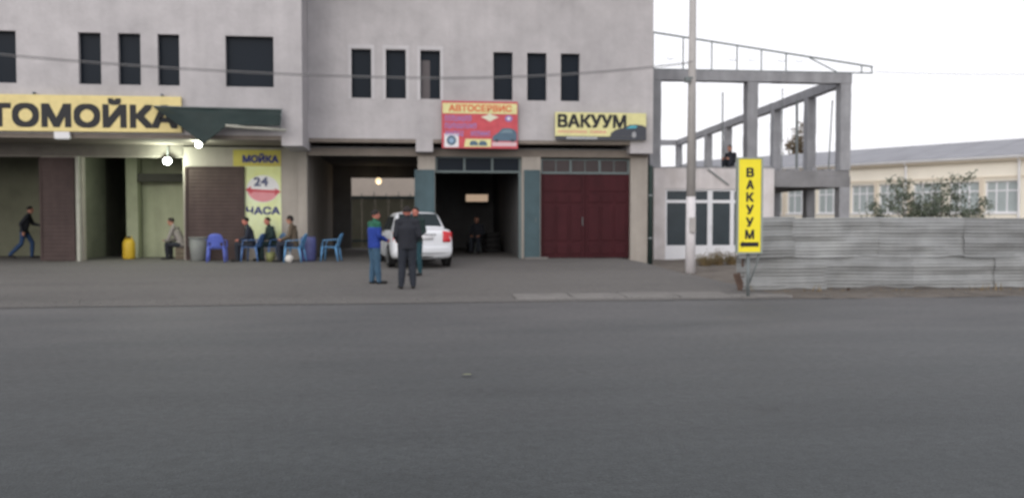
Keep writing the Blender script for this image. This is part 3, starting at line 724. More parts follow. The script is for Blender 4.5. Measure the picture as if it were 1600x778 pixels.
# steel roof truss on the front beam
T = thing('roof_truss', 'thin rusty steel roof truss sloping down above the concrete frame', 'truss', (13, 32.2, 7.04))
zt_ = lambda x: 8.46+(7.34-8.46)*(x-8.9)/(17.68-8.9)
MB().bar((8.2, 32.2, zt_(8.2)), (17.7, 32.2, zt_(17.7)), .05, .06).build('top_chord', steel, T)
MB().bar((8.2, 32.2, 7.085), (17.7, 32.2, 7.10), .045, .05).build('bottom_chord', steel, T)
for x in (9.1, 10.24, 11.34, 12.32, 13.27, 14.24, 17.25, 17.66): MB().bar((x, 32.2, 7.11), (x, 32.2, zt_(x)-.03), .04, .04).build('strut', steel, T)
MB().bar((15.15, 32.2, zt_(15.15)-.03), (16.25, 32.2, 7.12), .04, .04).build('diagonal', steel, T)
for x in (9.6, 12.0, 12.75, 13.9, 14.6): MB().tube([(x, 32.2, 7.5), (x+.14, 32.1, 7.44), (x+.30, 32.15, 7.50)], .012, 6).build('rebar_stub', steel, T)

# ------------------------------------------------------------------ white shop under the frame
SH = thing('white_shop', 'small whitewashed shop with white framed door and window under the concrete frame', 'shop', (11.2, 32, .05))
Ys = 31.72
H = [(9.46, 12.62, .02, 2.65)]
holed_wall(9.02, 13.62, -.05, 3.42, Ys, Ys+.24, H).build('wall', white_wall, SH, weld=True)
box('side_wall', white_wall, SH, 13.40, 13.617, Ys+.245, 36, -.05, 2.74)
box('side_wall', white_wall, SH, 9.023, 9.20, Ys+.95, 36, -.05, 2.74)
box('rear_wall', white_wall, SH, 9.21, 13.39, 35.8, 36, -.05, 2.74)
box('floor', floor_m, SH, 9.21, 13.39, Ys+.245, 35.79, -.04, .07)
for i in range(9):
    x = 9.05+i*.5; MB().box(x, x+.48, Ys-.01+random.uniform(-.02, .02), Ys+.26, 3.423, 3.45+random.uniform(0, .07)).build('coping_block', concrete, SH)
fy = Ys+.06
f = MB(); t = .07
xv = [(9.46, 9.53), (10.33, 10.62), (11.08, 11.27), (11.95, 12.10), (12.55, 12.62)]
for a, b in xv: f.box(a, b, fy, fy+.08, .025, 2.645)
for i in range(4):
    a, b = xv[i][1], xv[i+1][0]
    for z0, z1 in ((.025, .58), (2.14, 2.25), (2.58, 2.645)): f.box(a, b, fy+.003, fy+.077, z0, z1)
f.build('shopfront_frame', pvc, SH)
for i in range(4):
    a, b = xv[i][1], xv[i+1][0]
    box('pane', glass_shop, SH, a, b, fy+.035, fy+.043, .58, 2.14); box('pane', glass_shop, SH, a, b, fy+.035, fy+.043, 2.25, 2.58)
MB().box(11.20, 11.24, fy-.05, fy-.003, 1.18, 1.34).build('door_handle', pvc, SH)
box('step', concrete_pale, SH, 10.5, 12.7, Ys-.5, Ys-.005, -.05, .06)
# diagonal plank resting on the parapet
pk = MB().bar((11.05, Ys-.045, 3.38), (11.85, Ys-.045, 2.80), .03, .05).build('loose_batten', steel); tag(pk, 'thin grey batten leaning on the white shop front', 'batten')

# ------------------------------------------------------------------ corrugated fence
FN = thing('corrugated_fence', 'dented grey corrugated sheet fence along the roadside', 'fence', (13, 18.2, .03))
p0, p1 = Vector((7.15, 18.55)), Vector((24.5, 17.75)); FL = (p1-p0).length; dr = (p1-p0)/FL; nrm = Vector((dr.y, -dr.x))
def sheet_m(s0, s1, z0, z1, off, seed):
    n = 34; nz = max(24, int((z1-z0)/.076*6)); rg = random.Random(seed)
    dents = [(rg.uniform(s0, s1), rg.uniform(z0, z1), rg.uniform(.18, .5), rg.uniform(-.08, .06)) for _ in range(8)]
    tilt0, tilt1 = rg.uniform(-.02, .02), rg.uniform(-.02, .02)
    def fn(u, v):
        s = s0+(s1-s0)*u; z = z0+(z1-z0)*v
        o = off + .006*math.sin(2*math.pi*(z-z0)/.076) + .022*noise.noise((s*.8, z*1.6, seed))
        o += .05*noise.noise((s*.4, z*4.5, 7)) + .02*noise.noise((s*1.1, z*7, 4)) + (.05*max(0, .10-v)*10*max(0, .25+noise.noise((s*1.3, seed, 5))) if off > .02 else 0)
        for ds, dz, dr_, da in dents:
            k = ((s-ds)/(dr_*1.6))**2+((z-dz)/dr_)**2
            o += da*math.exp(-k*2)
        zz = z + (tilt0*(1-u)+tilt1*u) + .012*noise.noise((s*.7, seed, 3))
        if v < .12: zz += (.12-v)*.9*max(0, noise.noise((s*1.1, seed, 9)))
        p = p0+dr*s-nrm*(-o)
        return (p.x, p.y, zz)
    return MB().grid(n, nz, fn)
s = 0; i = 0
while s < FL:
    ln = 1.95
    sheet_m(s, min(FL, s+ln+.06), .05+.02*(i % 2), .82, .010*(i % 2), i*7+1).build('fence_sheet', galv, FN, smooth=True); s += ln; i += 1
s = -.0; i = 0
while s < FL:
    ln = 1.95 if i else 1.2
    sheet_m(s, min(FL, s+ln+.06), .74, 1.62+random.uniform(-.012, .012), .032+.012*(i % 2), i*5+60).build('fence_sheet', galv, FN, smooth=True); s += ln; i += 1
for k in range(8):
    s = .15+k*2.4; p = p0+dr*s-nrm*.12; MB().tube([(p.x, p.y, -.1), (p.x, p.y, 1.55)], .035, 8).build('post', rust, FN)
st_ = MB().grid(6, 8, lambda u, v: (7.07+.11*u+.03*math.sin(v*5), 18.35+.06*math.sin(u*3+v*2)+.10*v, .0+.40*v+.05*u)).build('metal_scrap', rust, smooth=True)
md = st_.modifiers.new('t', 'SOLIDIFY'); md.thickness = .006
tag(st_, 'rusty bent metal scrap leaning at the end of the corrugated fence', 'scrap')

# ------------------------------------------------------------------ school behind
SC = thing('school_building', 'long cream single storey building with grey roof behind the fence', 'building', (24, 44, 0))
A0 = Vector((27.68, 37.11, 0)); sd_ = Vector((-.4698, .8827, 0)); sn = Vector((-.8827, -.4698, 0))   # along, outward
def SM(mb):            # (s, depth inwards, z) -> world
    mb.v = [tuple(A0 + sd_*x + sn*(-y) + Vector((0,0,z))) for x, y, z in mb.v]; return mb
swin = [(-8.6, -7.1), (-6.8, -5.3), (-4.6, -3.1), (-2.9, -1.4), (.23, 1.73), (2.0, 3.45), (3.85, 5.3), (5.85, 7.19), (7.45, 8.80), (9.45, 10.9), (11.5, 12.95), (13.3, 14.8), (15.6, 17.1), (17.4, 18.9)]
mbw = holed_wall(-14, 24, -.05, 4.2, 0, .35, [(a, b, 1.8, 3.29) for a, b in swin]); o = SM(mbw).build('wall', school_w, SC, weld=True)
SM(MB().box(-14, 24, .36, 9, -.05, 4.2)).build('core_wall', school_w, SC)
SM(MB().box(-14.1, 24.1, -.06, -.003, 3.42, 3.50)).build('string_course', school_band, SC)
SM(MB().box(-14.2, 24.2, -.28, .4, 4.203, 4.30)).build('eave_board', school_band, SC)
SM(MB().tube([(-14.3, -.34, 4.36), (24.3, -.34, 4.36)], .075, 8)).build('gutter', white_p, SC)
r = MB(); r.mesh([(-14.4, -.42, 4.42), (24.4, -.42, 4.42), (24.4, 4.6, 5.55), (-14.4, 4.6, 5.55), (24.4, 9.6, 4.42), (-14.4, 9.6, 4.42)], [(0,1,2,3), (3,2,4,5), (0,5,4,1), (0,3,5), (1,4,2)])
rf = SM(r).build('roof', school_roof, SC)
for i in range(20):
    s = -14+i*2; SM(MB().mesh([(s-.02, -.43, 4.432), (s+.02, -.43, 4.432), (s+.02, 4.58, 5.562), (s-.02, 4.58, 5.562)], [(0,1,2,3)])).build('roof_seam', school_roof, rf)
for s in (-10.8, -5.0, .12, 5.6, 11.2, 17.0): SM(MB().tube([(s, -.34, 4.32), (s, -.16, 4.12), (s, -.13, .2)], .06, 8)).build('downpipe', white_p, SC)
for s in (1.87, 5.56, 7.32, 9.1, 11.2, 13.1): SM(MB().box(s-.10, s+.10, -.05, -.002, .0, 3.418)).build('pilaster', school_band, SC)
for a, b in swin:
    f = MB(); t = .07
    m1, m2 = a+(b-a)*.36, a+(b-a)*.68
    for x0, x1 in ((a, a+t), (m1-t/2, m1+t/2), (m2-t/2, m2+t/2), (b-t, b)): f.box(x0, x1, .12, .18, 1.803, 3.287)
    segs = ((a+t, m1-t/2), (m1+t/2, m2-t/2), (m2+t/2, b-t))
    for x0, x1 in segs:
        for z in (1.803, 2.80, 3.22): f.box(x0, x1, .123, .177, z, z+.067)
    wo = SM(f).build('window', pvc, SC)
    for x0, x1 in segs:
        for z0, z1 in ((1.87, 2.80), (2.867, 3.22)): SM(MB().box(x0, x1, .145, .153, z0, z1)).build('pane', curtain, wo)
    SM(MB().box(a-.05, b+.05, -.05, .118, 1.74, 1.798)).build('sill', pvc, wo)

# ------------------------------------------------------------------ plants
def leaves(mb, c, r, n, size, rg):
    for _ in range(n):
        p = Vector(c) + Vector((rg.gauss(0, r), rg.gauss(0, r), rg.gauss(0, r*.8)))
        d = Vector((rg.uniform(-1, 1), rg.uniform(-1, 1), rg.uniform(-.6, 1))).normalized(); e = d.cross(Vector((rg.uniform(-1, 1), rg.uniform(-1, 1), rg.uniform(-1, 1)))).normalized()
        s = size*rg.uniform(.6, 1.3)
        mb.face([p-d*s, p+e*s*.45, p+d*s, p-e*s*.45])
def shrub(name, label, cat, base, stems, lm, lsize, nleaf, rad, seed, trunk_r=.05, group=None):
    rg = random.Random(seed); t = thing(name, label, cat, base, 0, group); wood = MB(); lv = MB()
    for (dx, dy, h) in stems:
        pts = [Vector(base)]; k = 6
        for i in range(1, k+1):
            u = i/k; pts.append(Vector(base)+Vector((dx*u**1.2+rg.uniform(-.05, .05), dy*u**1.2+rg.uniform(-.05, .05), h*u+rg.uniform(-.04, .04))))
        wood.tube(pts, [trunk_r*(1-.85*i/k) for i in range(k+1)], 6)
        for i in range(2, k+1):
            leaves(lv, pts[i], rad, nleaf, lsize, rg)
            for _ in range(2):
                q = pts[i]+Vector((rg.uniform(-1, 1), rg.uniform(-1, 1), rg.uniform(.1, .8)))*rad*2.0
                wood.tube([pts[i], q], [trunk_r*.25, .004], 5); leaves(lv, q, rad*.55, nleaf//2, lsize, rg)
    wood.build('trunk', bark, t); lv.build('crown', lm, t); return t
shrub('bush', 'loose green bush showing over the corrugated fence', 'bush', (15.1, 24.2, .02),
      [(-1.75, .1, 1.85), (-1.35, -.3, 2.05), (-1.0, .2, 2.40), (-.75, .1, 2.45), (-.45, .1, 2.20), (-.2, -.2, 1.95), (.1, -.2, 1.90), (.35, .2, 2.45), (.55, 0, 2.55), (.95, .1, 2.60), (1.1, .2, 2.05), (1.45, -.1, 1.9), (1.7, 0, 1.72), (-1.6, 0, 1.6), (.2, .1, 1.7), (1.25, 0, 1.65), (-.4, .2, 1.7)],
      leaf_mat('bush_leaf', (.095, .12, .09), (.15, .17, .125)), .045, 75, .15, 5, .03)
rgp = random.Random(9)
shrub('poplar_tree', 'slim brownish poplar far behind the open concrete frame', 'tree', (32.15, 70, -.05),
      [(0, 0, 8.6), (.35, .2, 8.0), (-.35, .1, 7.7), (.55, -.2, 7.2), (-.5, -.1, 7.0), (.25, .1, 6.4), (-.25, 0, 6.6)], leaf_mat('poplar_leaf', (.13, .105, .075), (.18, .14, .09)), .13, 90, .36, 11, .13)
for (x, y, hh, lab) in ((9.55, 27.6, .42, 'dry brown weed clump beside the pole in front of the shop'), (10.15, 28.1, .50, 'taller straw coloured weed clump before the shop door'), (10.75, 28.3, .42, 'dry weed clump on the bare earth before the shop step')):
    rg = random.Random(int(x*100)); t = thing('weed_clump', lab, 'weeds', (x, y, gz(x, y)), 0, 'dry weeds on the verge')
    mb = MB(); st = MB(); z0 = gz(x, y)-.02
    for _ in range(130):
        a = rg.uniform(0, 6.28); rr = rg.uniform(.05, .42); h = hh*rg.uniform(.4, 1.05)
        b = Vector((x+math.cos(a)*rr*.5, y+math.sin(a)*rr*.5, z0)); tp = Vector((x+math.cos(a)*rr, y+math.sin(a)*rr, z0+h)); e = Vector((-math.sin(a), math.cos(a), 0))*.012
        st.face([b-e, b+e, tp]); leaves(mb, b.lerp(tp, rg.uniform(.5, 1)), .05, 4, .028, rg)
    st.build('stems', straw_m, t); mb.build('leaves', leaf_mat('weed_leaf', (.16, .13, .07), (.10, .085, .05)), t)

# ------------------------------------------------------------------ white sedan
def make_car(loc, rz):
    t = thing('parked_car', 'white sedan parked facing the passage with its red tail lights this way', 'car', loc, rz)
    # s = forward (+Y), x lateral, z up; origin under the rear bumper
    st = [(.00, .70, .40, .93), (.03, .775, .30, .985), (.10, .815, .25, 1.03), (.25, .84, .22, 1.065), (.55, .85, .21, 1.06), (.9, .855, .20, 1.0), (1.6, .855, .19, .97), (2.6, .855, .19, .96), (3.1, .85, .19, .985), (3.5, .84, .20, .93), (4.0, .81, .22, .83), (4.28, .74, .26, .72), (4.40, .62, .32, .64)]
    mb = MB(); ns = 15
    def sect(w_, zb, zt):
        h = [(0, zb), (w_*.86, zb), (w_*.96, zb+.07), (w_, zb+.20), (w_, (zb+zt)/2+.02), (w_*.975, zt-.14), (w_*.93, zt-.04), (w_*.84, zt), (w_*.45, zt+.012), (0, zt+.016)]
        return h + [(-x, z) for x, z in h[-2:0:-1]]
    rows = [[(x, s, z) for x, z in sect(w_, zb, zt)] for s, w_, zb, zt in st]; n = len(rows[0]); vs = [p for r_ in rows for p in r_]; fs = []
    for i in range(len(rows)-1):
        for j in range(n): fs.append((i*n+j, i*n+(j+1) % n, (i+1)*n+(j+1) % n, (i+1)*n+j))
    fs.append(tuple(range(n))[::-1]); fs.append(tuple((len(rows)-1)*n+j for j in range(n)))
    mb.mesh(vs, fs); mb.build('body', car_w, t, False, True, fix=True)
    gs = [(.46, .70, .66, 1.05), (.56, .73, .66, 1.10), (1.04, .76, .58, 1.47), (1.25, .77, .57, 1.51), (1.7, .77, .57, 1.53), (2.3, .77, .57, 1.50), (2.42, .77, .58, 1.47), (3.16, .74, .68, .99)]
    rows = []
    for s, wb, wt, zt in gs:
        zb = .93; h = [(wb, zb), (wt+.04, zt-.06), (wt-.02, zt-.015), (wt*.6, zt+.005), (0, zt+.012)]
        rows.append([(x, s, z) for x, z in h + [(-x, z) for x, z in h[-2::-1]]])
    n = len(rows[0]); vs = [p for r_ in rows for p in r_]; fs = []
    for i in range(len(rows)-1):
        for j in range(n-1): fs.append((i*n+j, i*n+j+1, (i+1)*n+j+1, (i+1)*n+j))
    fs.append(tuple(range(n))[::-1]); fs.append(tuple((len(rows)-1)*n+j for j in range(n)))
    MB().mesh(vs, fs).build('roof', car_w, t, False, True, fix=True)
    rwin = MB().grid(8, 4, lambda u, v: ((u*2-1)*(.60-.07*v), .575+.445*v, 1.122+.342*v+.010*(1-(2*u-1)**2)))
    rwin.build('rear_window', car_glass, t, False, True)
    MB().grid(8, 4, lambda u, v: ((u*2-1)*(.64-.08*v), 3.06-.58*v, 1.075+.375*v+.012*(1-(2*u-1)**2))).build('windshield', car_glass, t, False, True)
    for sx in (-1, 1):
        for (a, b, c, d) in ((.98, 1.66, 1.20, 1.66), (1.73, 2.78, 1.73, 2.36)):
            MB().mesh([(sx*.783, a, 1.02), (sx*.783, b, 1.02), (sx*.640, d, 1.40), (sx*.640, c, 1.40)], [(0,1,2,3)]).build('side_window', car_glass, t, False)
        tl = MB().grid(5, 4, lambda u, v: (sx*(.53+.262*u+.012*v*(u > .9)), -.004-.0+.06*max(0, u-.45)/.55+.05*max(0, u-.8)/.2+.028*v, .70+.30*v-.03*u*v)); o = tl.build('tail_light', tail_red, t, False, True)
        md = o.modifiers.new('thick', 'SOLIDIFY'); md.thickness = .03; md.offset = 0
        MB().ell((sx*.63, 4.30, .66), (.15, .08, .07), 12, 8).build('headlight', lens, t, False, True)
        MB().ell((sx*.93, 2.72, 1.02), (.09, .05, .07), 10, 8).build('mirror', car_w, t, False, True)
        for s in (1.15, 2.05): MB().bar((sx*.862, s, .86), (sx*.862, s+.17, .86), .02, .025).build('door_handle', car_w, t, False)
        for s in (1.70, 2.70): MB().box(sx*.857-.002, sx*.857+.002, s-.006, s+.006, .30, .95).build('door_seam', blk_plastic, t, False)
    MB().box(-.27, .27, -.016, -.002, .76, .88).build('number_plate', white_p, t, False)
    MB().box(-.34, .34, -.02, -.001, .90, .925).build('trunk_trim', alloy, t, False)
    bm_ = MB().grid(14, 3, lambda u, v: ((u*2-1)*.80, -.05+.13*abs(2*u-1)**3, .40+.18*v)); o = bm_.build('bumper', car_w, t, False, True); md = o.modifiers.new('t', 'SOLIDIFY'); md.thickness = .06; md.offset = 0
    MB().box(-.62, .62, .02, .12, .27, .385).build('bumper_skirt', blk_plastic, t, False)
    MB().tube([(.42, -.01, .27), (.42, .3, .27)], .03, 8).build('exhaust_pipe', steel, t, False)
    for sx in (-1, 1):
        for s in (.83, 3.42):
            c = sx*.852
            MB().mesh([(c+sx*.004, s+.36*math.cos(a), .31+.36*math.sin(a)) for a in [2*math.pi*i/24 for i in range(24)]], [tuple(range(24))]).build('wheel_arch', blk_plastic, t, False)
            prof = [(.20, -.10), (.27, -.105), (.305, -.08), (.31, 0), (.305, .08), (.27, .105), (.20, .10)]
            m1 = MB().lathe(prof, n=28); m1.v = [(sx*.775+z, s+x, .31+y) for x, y, z in m1.v]
            wh = m1.build('wheel', rubber, t, False, True)
            m2 = MB().lathe([(.0, .075), (.05, .085), (.06, .06), (.17, .075), (.20, .10), (.205, -.05)], n=28); m2.v = [(sx*(.775+z), s+x, .31+y) for x, y, z in m2.v]
            m2.build('rim', alloy, wh, False, True)
    for p in kids(t):
        p.data.polygons.foreach_set('use_smooth', [True]*len(p.data.polygons))
        if p.name.startswith(('body', 'roof', 'bumper')):
            md = p.modifiers.new('sub', 'SUBSURF'); md.levels = 1; md.render_levels = 2
    return t
make_car((.46, 24.05, gz(.3, 25)+.0), R(8))

# ------------------------------------------------------------------ plastic chairs
def make_chair(m, label, loc, rz, group=None):
    t = thing('plastic_chair', label, 'chair', loc, rz, group)       # front is +Y
    def seat(u, v): x = (u-.5)*.46; y = -.20+.42*v; return (x, y, .43+.02*v-.02*(1-(2*u-1)**2))
    o = MB().grid(8, 8, seat).build('seat', m, t, False, True); md = o.modifiers.new('t', 'SOLIDIFY'); md.thickness = .02
    bk = MB()
    def bp(u, v): 
        x = (u-.5)*(.50-.10*v*v); return (x, -.20-.13*v-.07*(1-(2*u-1)**2)*.8, .42+.42*v-.10*v*(2*u-1)**4)
    n, k = 13, 8
    vs = [bp(i/n, j/k) for j in range(k+1) for i in range(n+1)]
    fs = [(j*(n+1)+i, j*(n+1)+i+1, (j+1)*(n+1)+i+1, (j+1)*(n+1)+i) for j in range(k) for i in range(n) if not (1 <= j <= 2 and i in (1, 2, 10, 11))]
    bk.mesh(vs, fs); o = bk.build('backrest', m, t, False, True); md = o.modifiers.new('t', 'SOLIDIFY'); md.thickness = .018
    for sx in (-1, 1):
        MB().bar((sx*.255, -.28, .66), (sx*.265, .16, .64), .055, .02).bar((sx*.262, .16, .645), (sx*.262, .21, .44), .05, .02).build('armrest', m, t, False, bevel=.005)
        MB().tube([(sx*.235, .20, .44), (sx*.265, .24, 0)], [.034, .022], 8).build('leg', m, t, False, True)
        MB().tube([(sx*.22, -.20, .44), (sx*.255, -.28, 0)], [.036, .022], 8).build('leg', m, t, False, True)
    return t
G = 'plastic chairs outside the wash bays'
cz_ = lambda x, y: gz(x, y)+.004
make_chair(ch_royal, 'royal blue plastic chair turned back to the street by the brown gate', (-5.60, 27.25, cz_(-5.6, 27.25)), R(4), G)
make_chair(ch_mid, 'dull blue plastic chair carrying the person in navy', (-4.62, 27.45, cz_(-4.6, 27.4)), R(78), G)
make_chair(ch_mid, 'dull blue plastic chair carrying the person in dark green before the banner', (-4.08, 27.9, cz_(-4.1, 27.9)), R(120), G)
make_chair(ch_sky, 'sky blue plastic chair carrying the person in khaki', (-3.30, 26.95, cz_(-3.3, 27)), R(80), G)
make_chair(ch_sky, 'empty sky blue plastic chair side-on at the passage mouth', (-2.28, 27.35, cz_(-2.3, 27.4)), R(82), G)

def bottle_lathe(name, label, cat, loc, prof, m, extra=None, group=None):
    t = thing(name, label, cat, loc, 0, group)
    MB().lathe(prof, n=20).build('body', m, t, False, True); 
    if extra: extra(t)
    return t
def lid(t): MB().lathe([(0, .735), (.20, .735), (.215, .72), (.215, .70)], n=20).build('lid', barrel_b, t, False, True); MB().lathe([(.235, .24), (.245, .26), (.235, .28)], n=20).build('hoop', barrel_b, t, False, True); MB().lathe([(.235, .48), (.245, .50), (.235, .52)], n=20).build('hoop', barrel_b, t, False, True)
bottle_lathe('plastic_barrel', 'violet blue plastic barrel beside the empty sky blue chair', 'barrel', (-2.96, 27.5, cz_(-3, 27.5)), [(0, 0), (.21, 0), (.235, .05), (.24, .36), (.235, .66), (.215, .72), (0, .722)], barrel_b, lid)
def jlid(t): MB().lathe([(.05, .66), (.06, .66), (.06, .72), (0, .725)], n=14).build('cap', blk_plastic, t, False, True); MB().tube([(-.10, 0, .60), (-.10, 0, .70), (.10, 0, .70), (.10, 0, .60)], .02, 8).build('handle', mat('canister_yellow', (.50, .33, .03), .5, .08), t, False, True)
bottle_lathe('yellow_canister', 'upright yellow plastic canister inside the wash bay', 'canister', (-8.75, 29.4, .293), [(0, 0), (.17, 0), (.19, .04), (.19, .50), (.14, .62), (.05, .66), (0, .66)], mat('canister_yellow', (.50, .33, .03), .5, .08), jlid)
greyp = mat('grey_bin', (.17, .18, .175), .7, .12)
def rim_(t): MB().lathe([(.26, .68), (.29, .69), (.29, .72), (.25, .72), (.24, .68)], n=20).build('rim', greyp, t, False, True); MB().tube([(-.28, 0, .60), (-.33, 0, .50), (-.27, 0, .46)], .012, 6).build('handle', steel, t, False, True)
bottle_lathe('grey_bin', 'grey round bin in front of the brown gate leaf', 'bin', (-6.28, 27.9, cz_(-6.3, 27.9)), [(0, 0), (.20, 0), (.22, .03), (.265, .70), (.25, .70), (.20, .05), (0, .05)], greyp, rim_)
def bhan(t): MB().tube([(-.14, 0, .27), (-.12, 0, .36), (0, 0, .40), (.12, 0, .36), (.14, 0, .27)], .006, 6).build('handle', steel, t, False, True)
bottle_lathe('bucket', 'small olive green bucket on the ground between the seated people', 'bucket', (-4.02, 27.1, cz_(-4, 27.1)), [(0, 0), (.11, 0), (.145, .28), (.135, .28), (.10, .02), (0, .02)], mat('bucket_olive', (.16, .17, .07), .6, .1), bhan)
# white carrier bag
bg_ = thing('carrier_bag', 'crumpled white carrier bag on the ground under the sky blue chair', 'bag', (-3.42, 26.62, cz_(-3.4, 26.6)))
b = MB().ell((0, 0, .11), (.12, .09, .12), 14, 10); b.v = [(x*(1+.25*noise.noise((x*9, y*9, z*9))), y*(1+.25*noise.noise((x*9, z*9, 3))), max(0, z)) for x, y, z in b.v]
b.build('bag', mat('bag_white', (.55, .53, .50), .6, .1), bg_, False, True); MB().tube([(-.06, 0, .21), (-.03, 0, .30), (.03, 0, .30), (.06, 0, .21)], .010, 6).build('handle', mat('bag_white', (.55, .53, .50)), bg_, False, True)
# tyres inside the open garage
for k in range(6):
    x = 3.20 + (.0 if k < 4 else -.62) + random.uniform(-.02, .02); z = .293+.19*(k if k < 4 else k-4)
    o = MB().lathe([(.19, .0), (.29, .0), (.325, .04), (.33, .09), (.325, .14), (.29, .18), (.19, .18), (.18, .09), (.19, 0)], n=24).build('tyre', rubber, smooth=True); o.location = (x, 33.2, z)
    tag(o, ('bottom tyre of the taller stack inside the open garage', 'second tyre up in the taller stack in the open garage', 'third tyre up in the taller stack in the open garage', 'topmost tyre of the taller stack in the open garage', 'bottom tyre of the low pair in the open garage', 'upper tyre of the low pair in the open garage')[k], 'tyre', 'tyres stacked in the garage')
# grit and crumbs of broken paving lying along the road edge
rg = random.Random(21); gt = MB()
for _ in range(900):
    x = rg.uniform(-14, 16); y = 17.05 + abs(rg.gauss(0, .45)) + .1*noise.noise((x, 1, 1)); q = rg.uniform(.006, .026)
    z = gz(x, y); a_ = rg.uniform(0, 3.1); c_, s_ = math.cos(a_)*q, math.sin(a_)*q
    gt.mesh([(x-c_, y-s_, z), (x+s_, y-c_, z), (x+c_, y+s_, z), (x-s_, y+c_, z), (x+q*.2, y, z+q*rg.uniform(.7, 1.3))], [(0,1,4), (1,2,4), (2,3,4), (3,0,4)])
tag(gt.build('grit', mat('grit_grey', (.13, .126, .122), .95, .2, 6)), 'loose grit and paving crumbs along the road edge', 'grit', kind='stuff')
wd = MB()
for _ in range(420):
    sx_ = rg.uniform(0, FL); p = p0+dr*sx_+nrm*rg.uniform(.02, .16); h = rg.uniform(.04, .16)*(1.4 if noise.noise((sx_*.8, 2, 2)) > .1 else .5); b_ = Vector((p.x, p.y, gz(p.x, p.y)-.02))
    e = Vector((rg.uniform(-.012, .012), rg.uniform(-.012, .012), 0)); wd.face([b_-e, b_+e, b_+Vector((rg.uniform(-.06, .06), rg.uniform(-.05, .05), h))])
tag(wd.build('dry_grass', straw_m), 'dry grass tufts growing along the foot of the corrugated fence', 'grass', kind='stuff')
# scrap of pale litter on the road
lt = MB().grid(3, 2, lambda u, v: (.57+.09*u, 9.06+.05*v, .012+.02*noise.noise((u*3, v*3, 1))+.012)).build('litter', mat('litter_pale', (.15, .16, .11), .8, .1)); tag(lt, 'scrap of pale yellowish litter lying on the asphalt', 'litter')

# ------------------------------------------------------------------ people
STAND = dict(pel=(0,0,.95), wst=(0,0,1.08), chs=(0,.0,1.30), nek=(0,.0,1.47), hed=(0,.02,1.625), look=0,
    shL=(-.185,0,1.41), elL=(-.235,-.03,1.13), wrL=(-.225,.06,.88), shR=(.185,0,1.41), elR=(.235,-.03,1.13), wrR=(.225,.06,.88),
    hpL=(-.095,0,.92), knL=(-.105,.02,.49), anL=(-.11,-.02,.09), hpR=(.095,0,.92), knR=(.105,.02,.49), anR=(.11,-.02,.09), ftL=(-.13,.16,.035), ftR=(.13,.16,.035))
def seated(seat=.43, lean=.0):
    d = dict(STAND); z = seat+.11
    d.update(pel=(0,0,z), wst=(0,.02+lean*.2,z+.15), chs=(0,.03+lean,z+.38), nek=(0,.05+lean*1.3,z+.55), hed=(0,.10+lean*1.6,z+.70),
        shL=(-.185,.03+lean*1.2,z+.48), shR=(.185,.03+lean*1.2,z+.48), elL=(-.25,.08+lean,z+.22), elR=(.25,.08+lean,z+.22), wrL=(-.15,.32+lean*.6,z+.13), wrR=(.15,.32+lean*.6,z+.13),
        hpL=(-.10,.02,z-.02), hpR=(.10,.02,z-.02), knL=(-.14,.44,z-.01), knR=(.14,.44,z-.01), anL=(-.14,.42,.09), anR=(.14,.42,.09), ftL=(-.15,.59,.035), ftR=(.15,.59,.035))
    return d
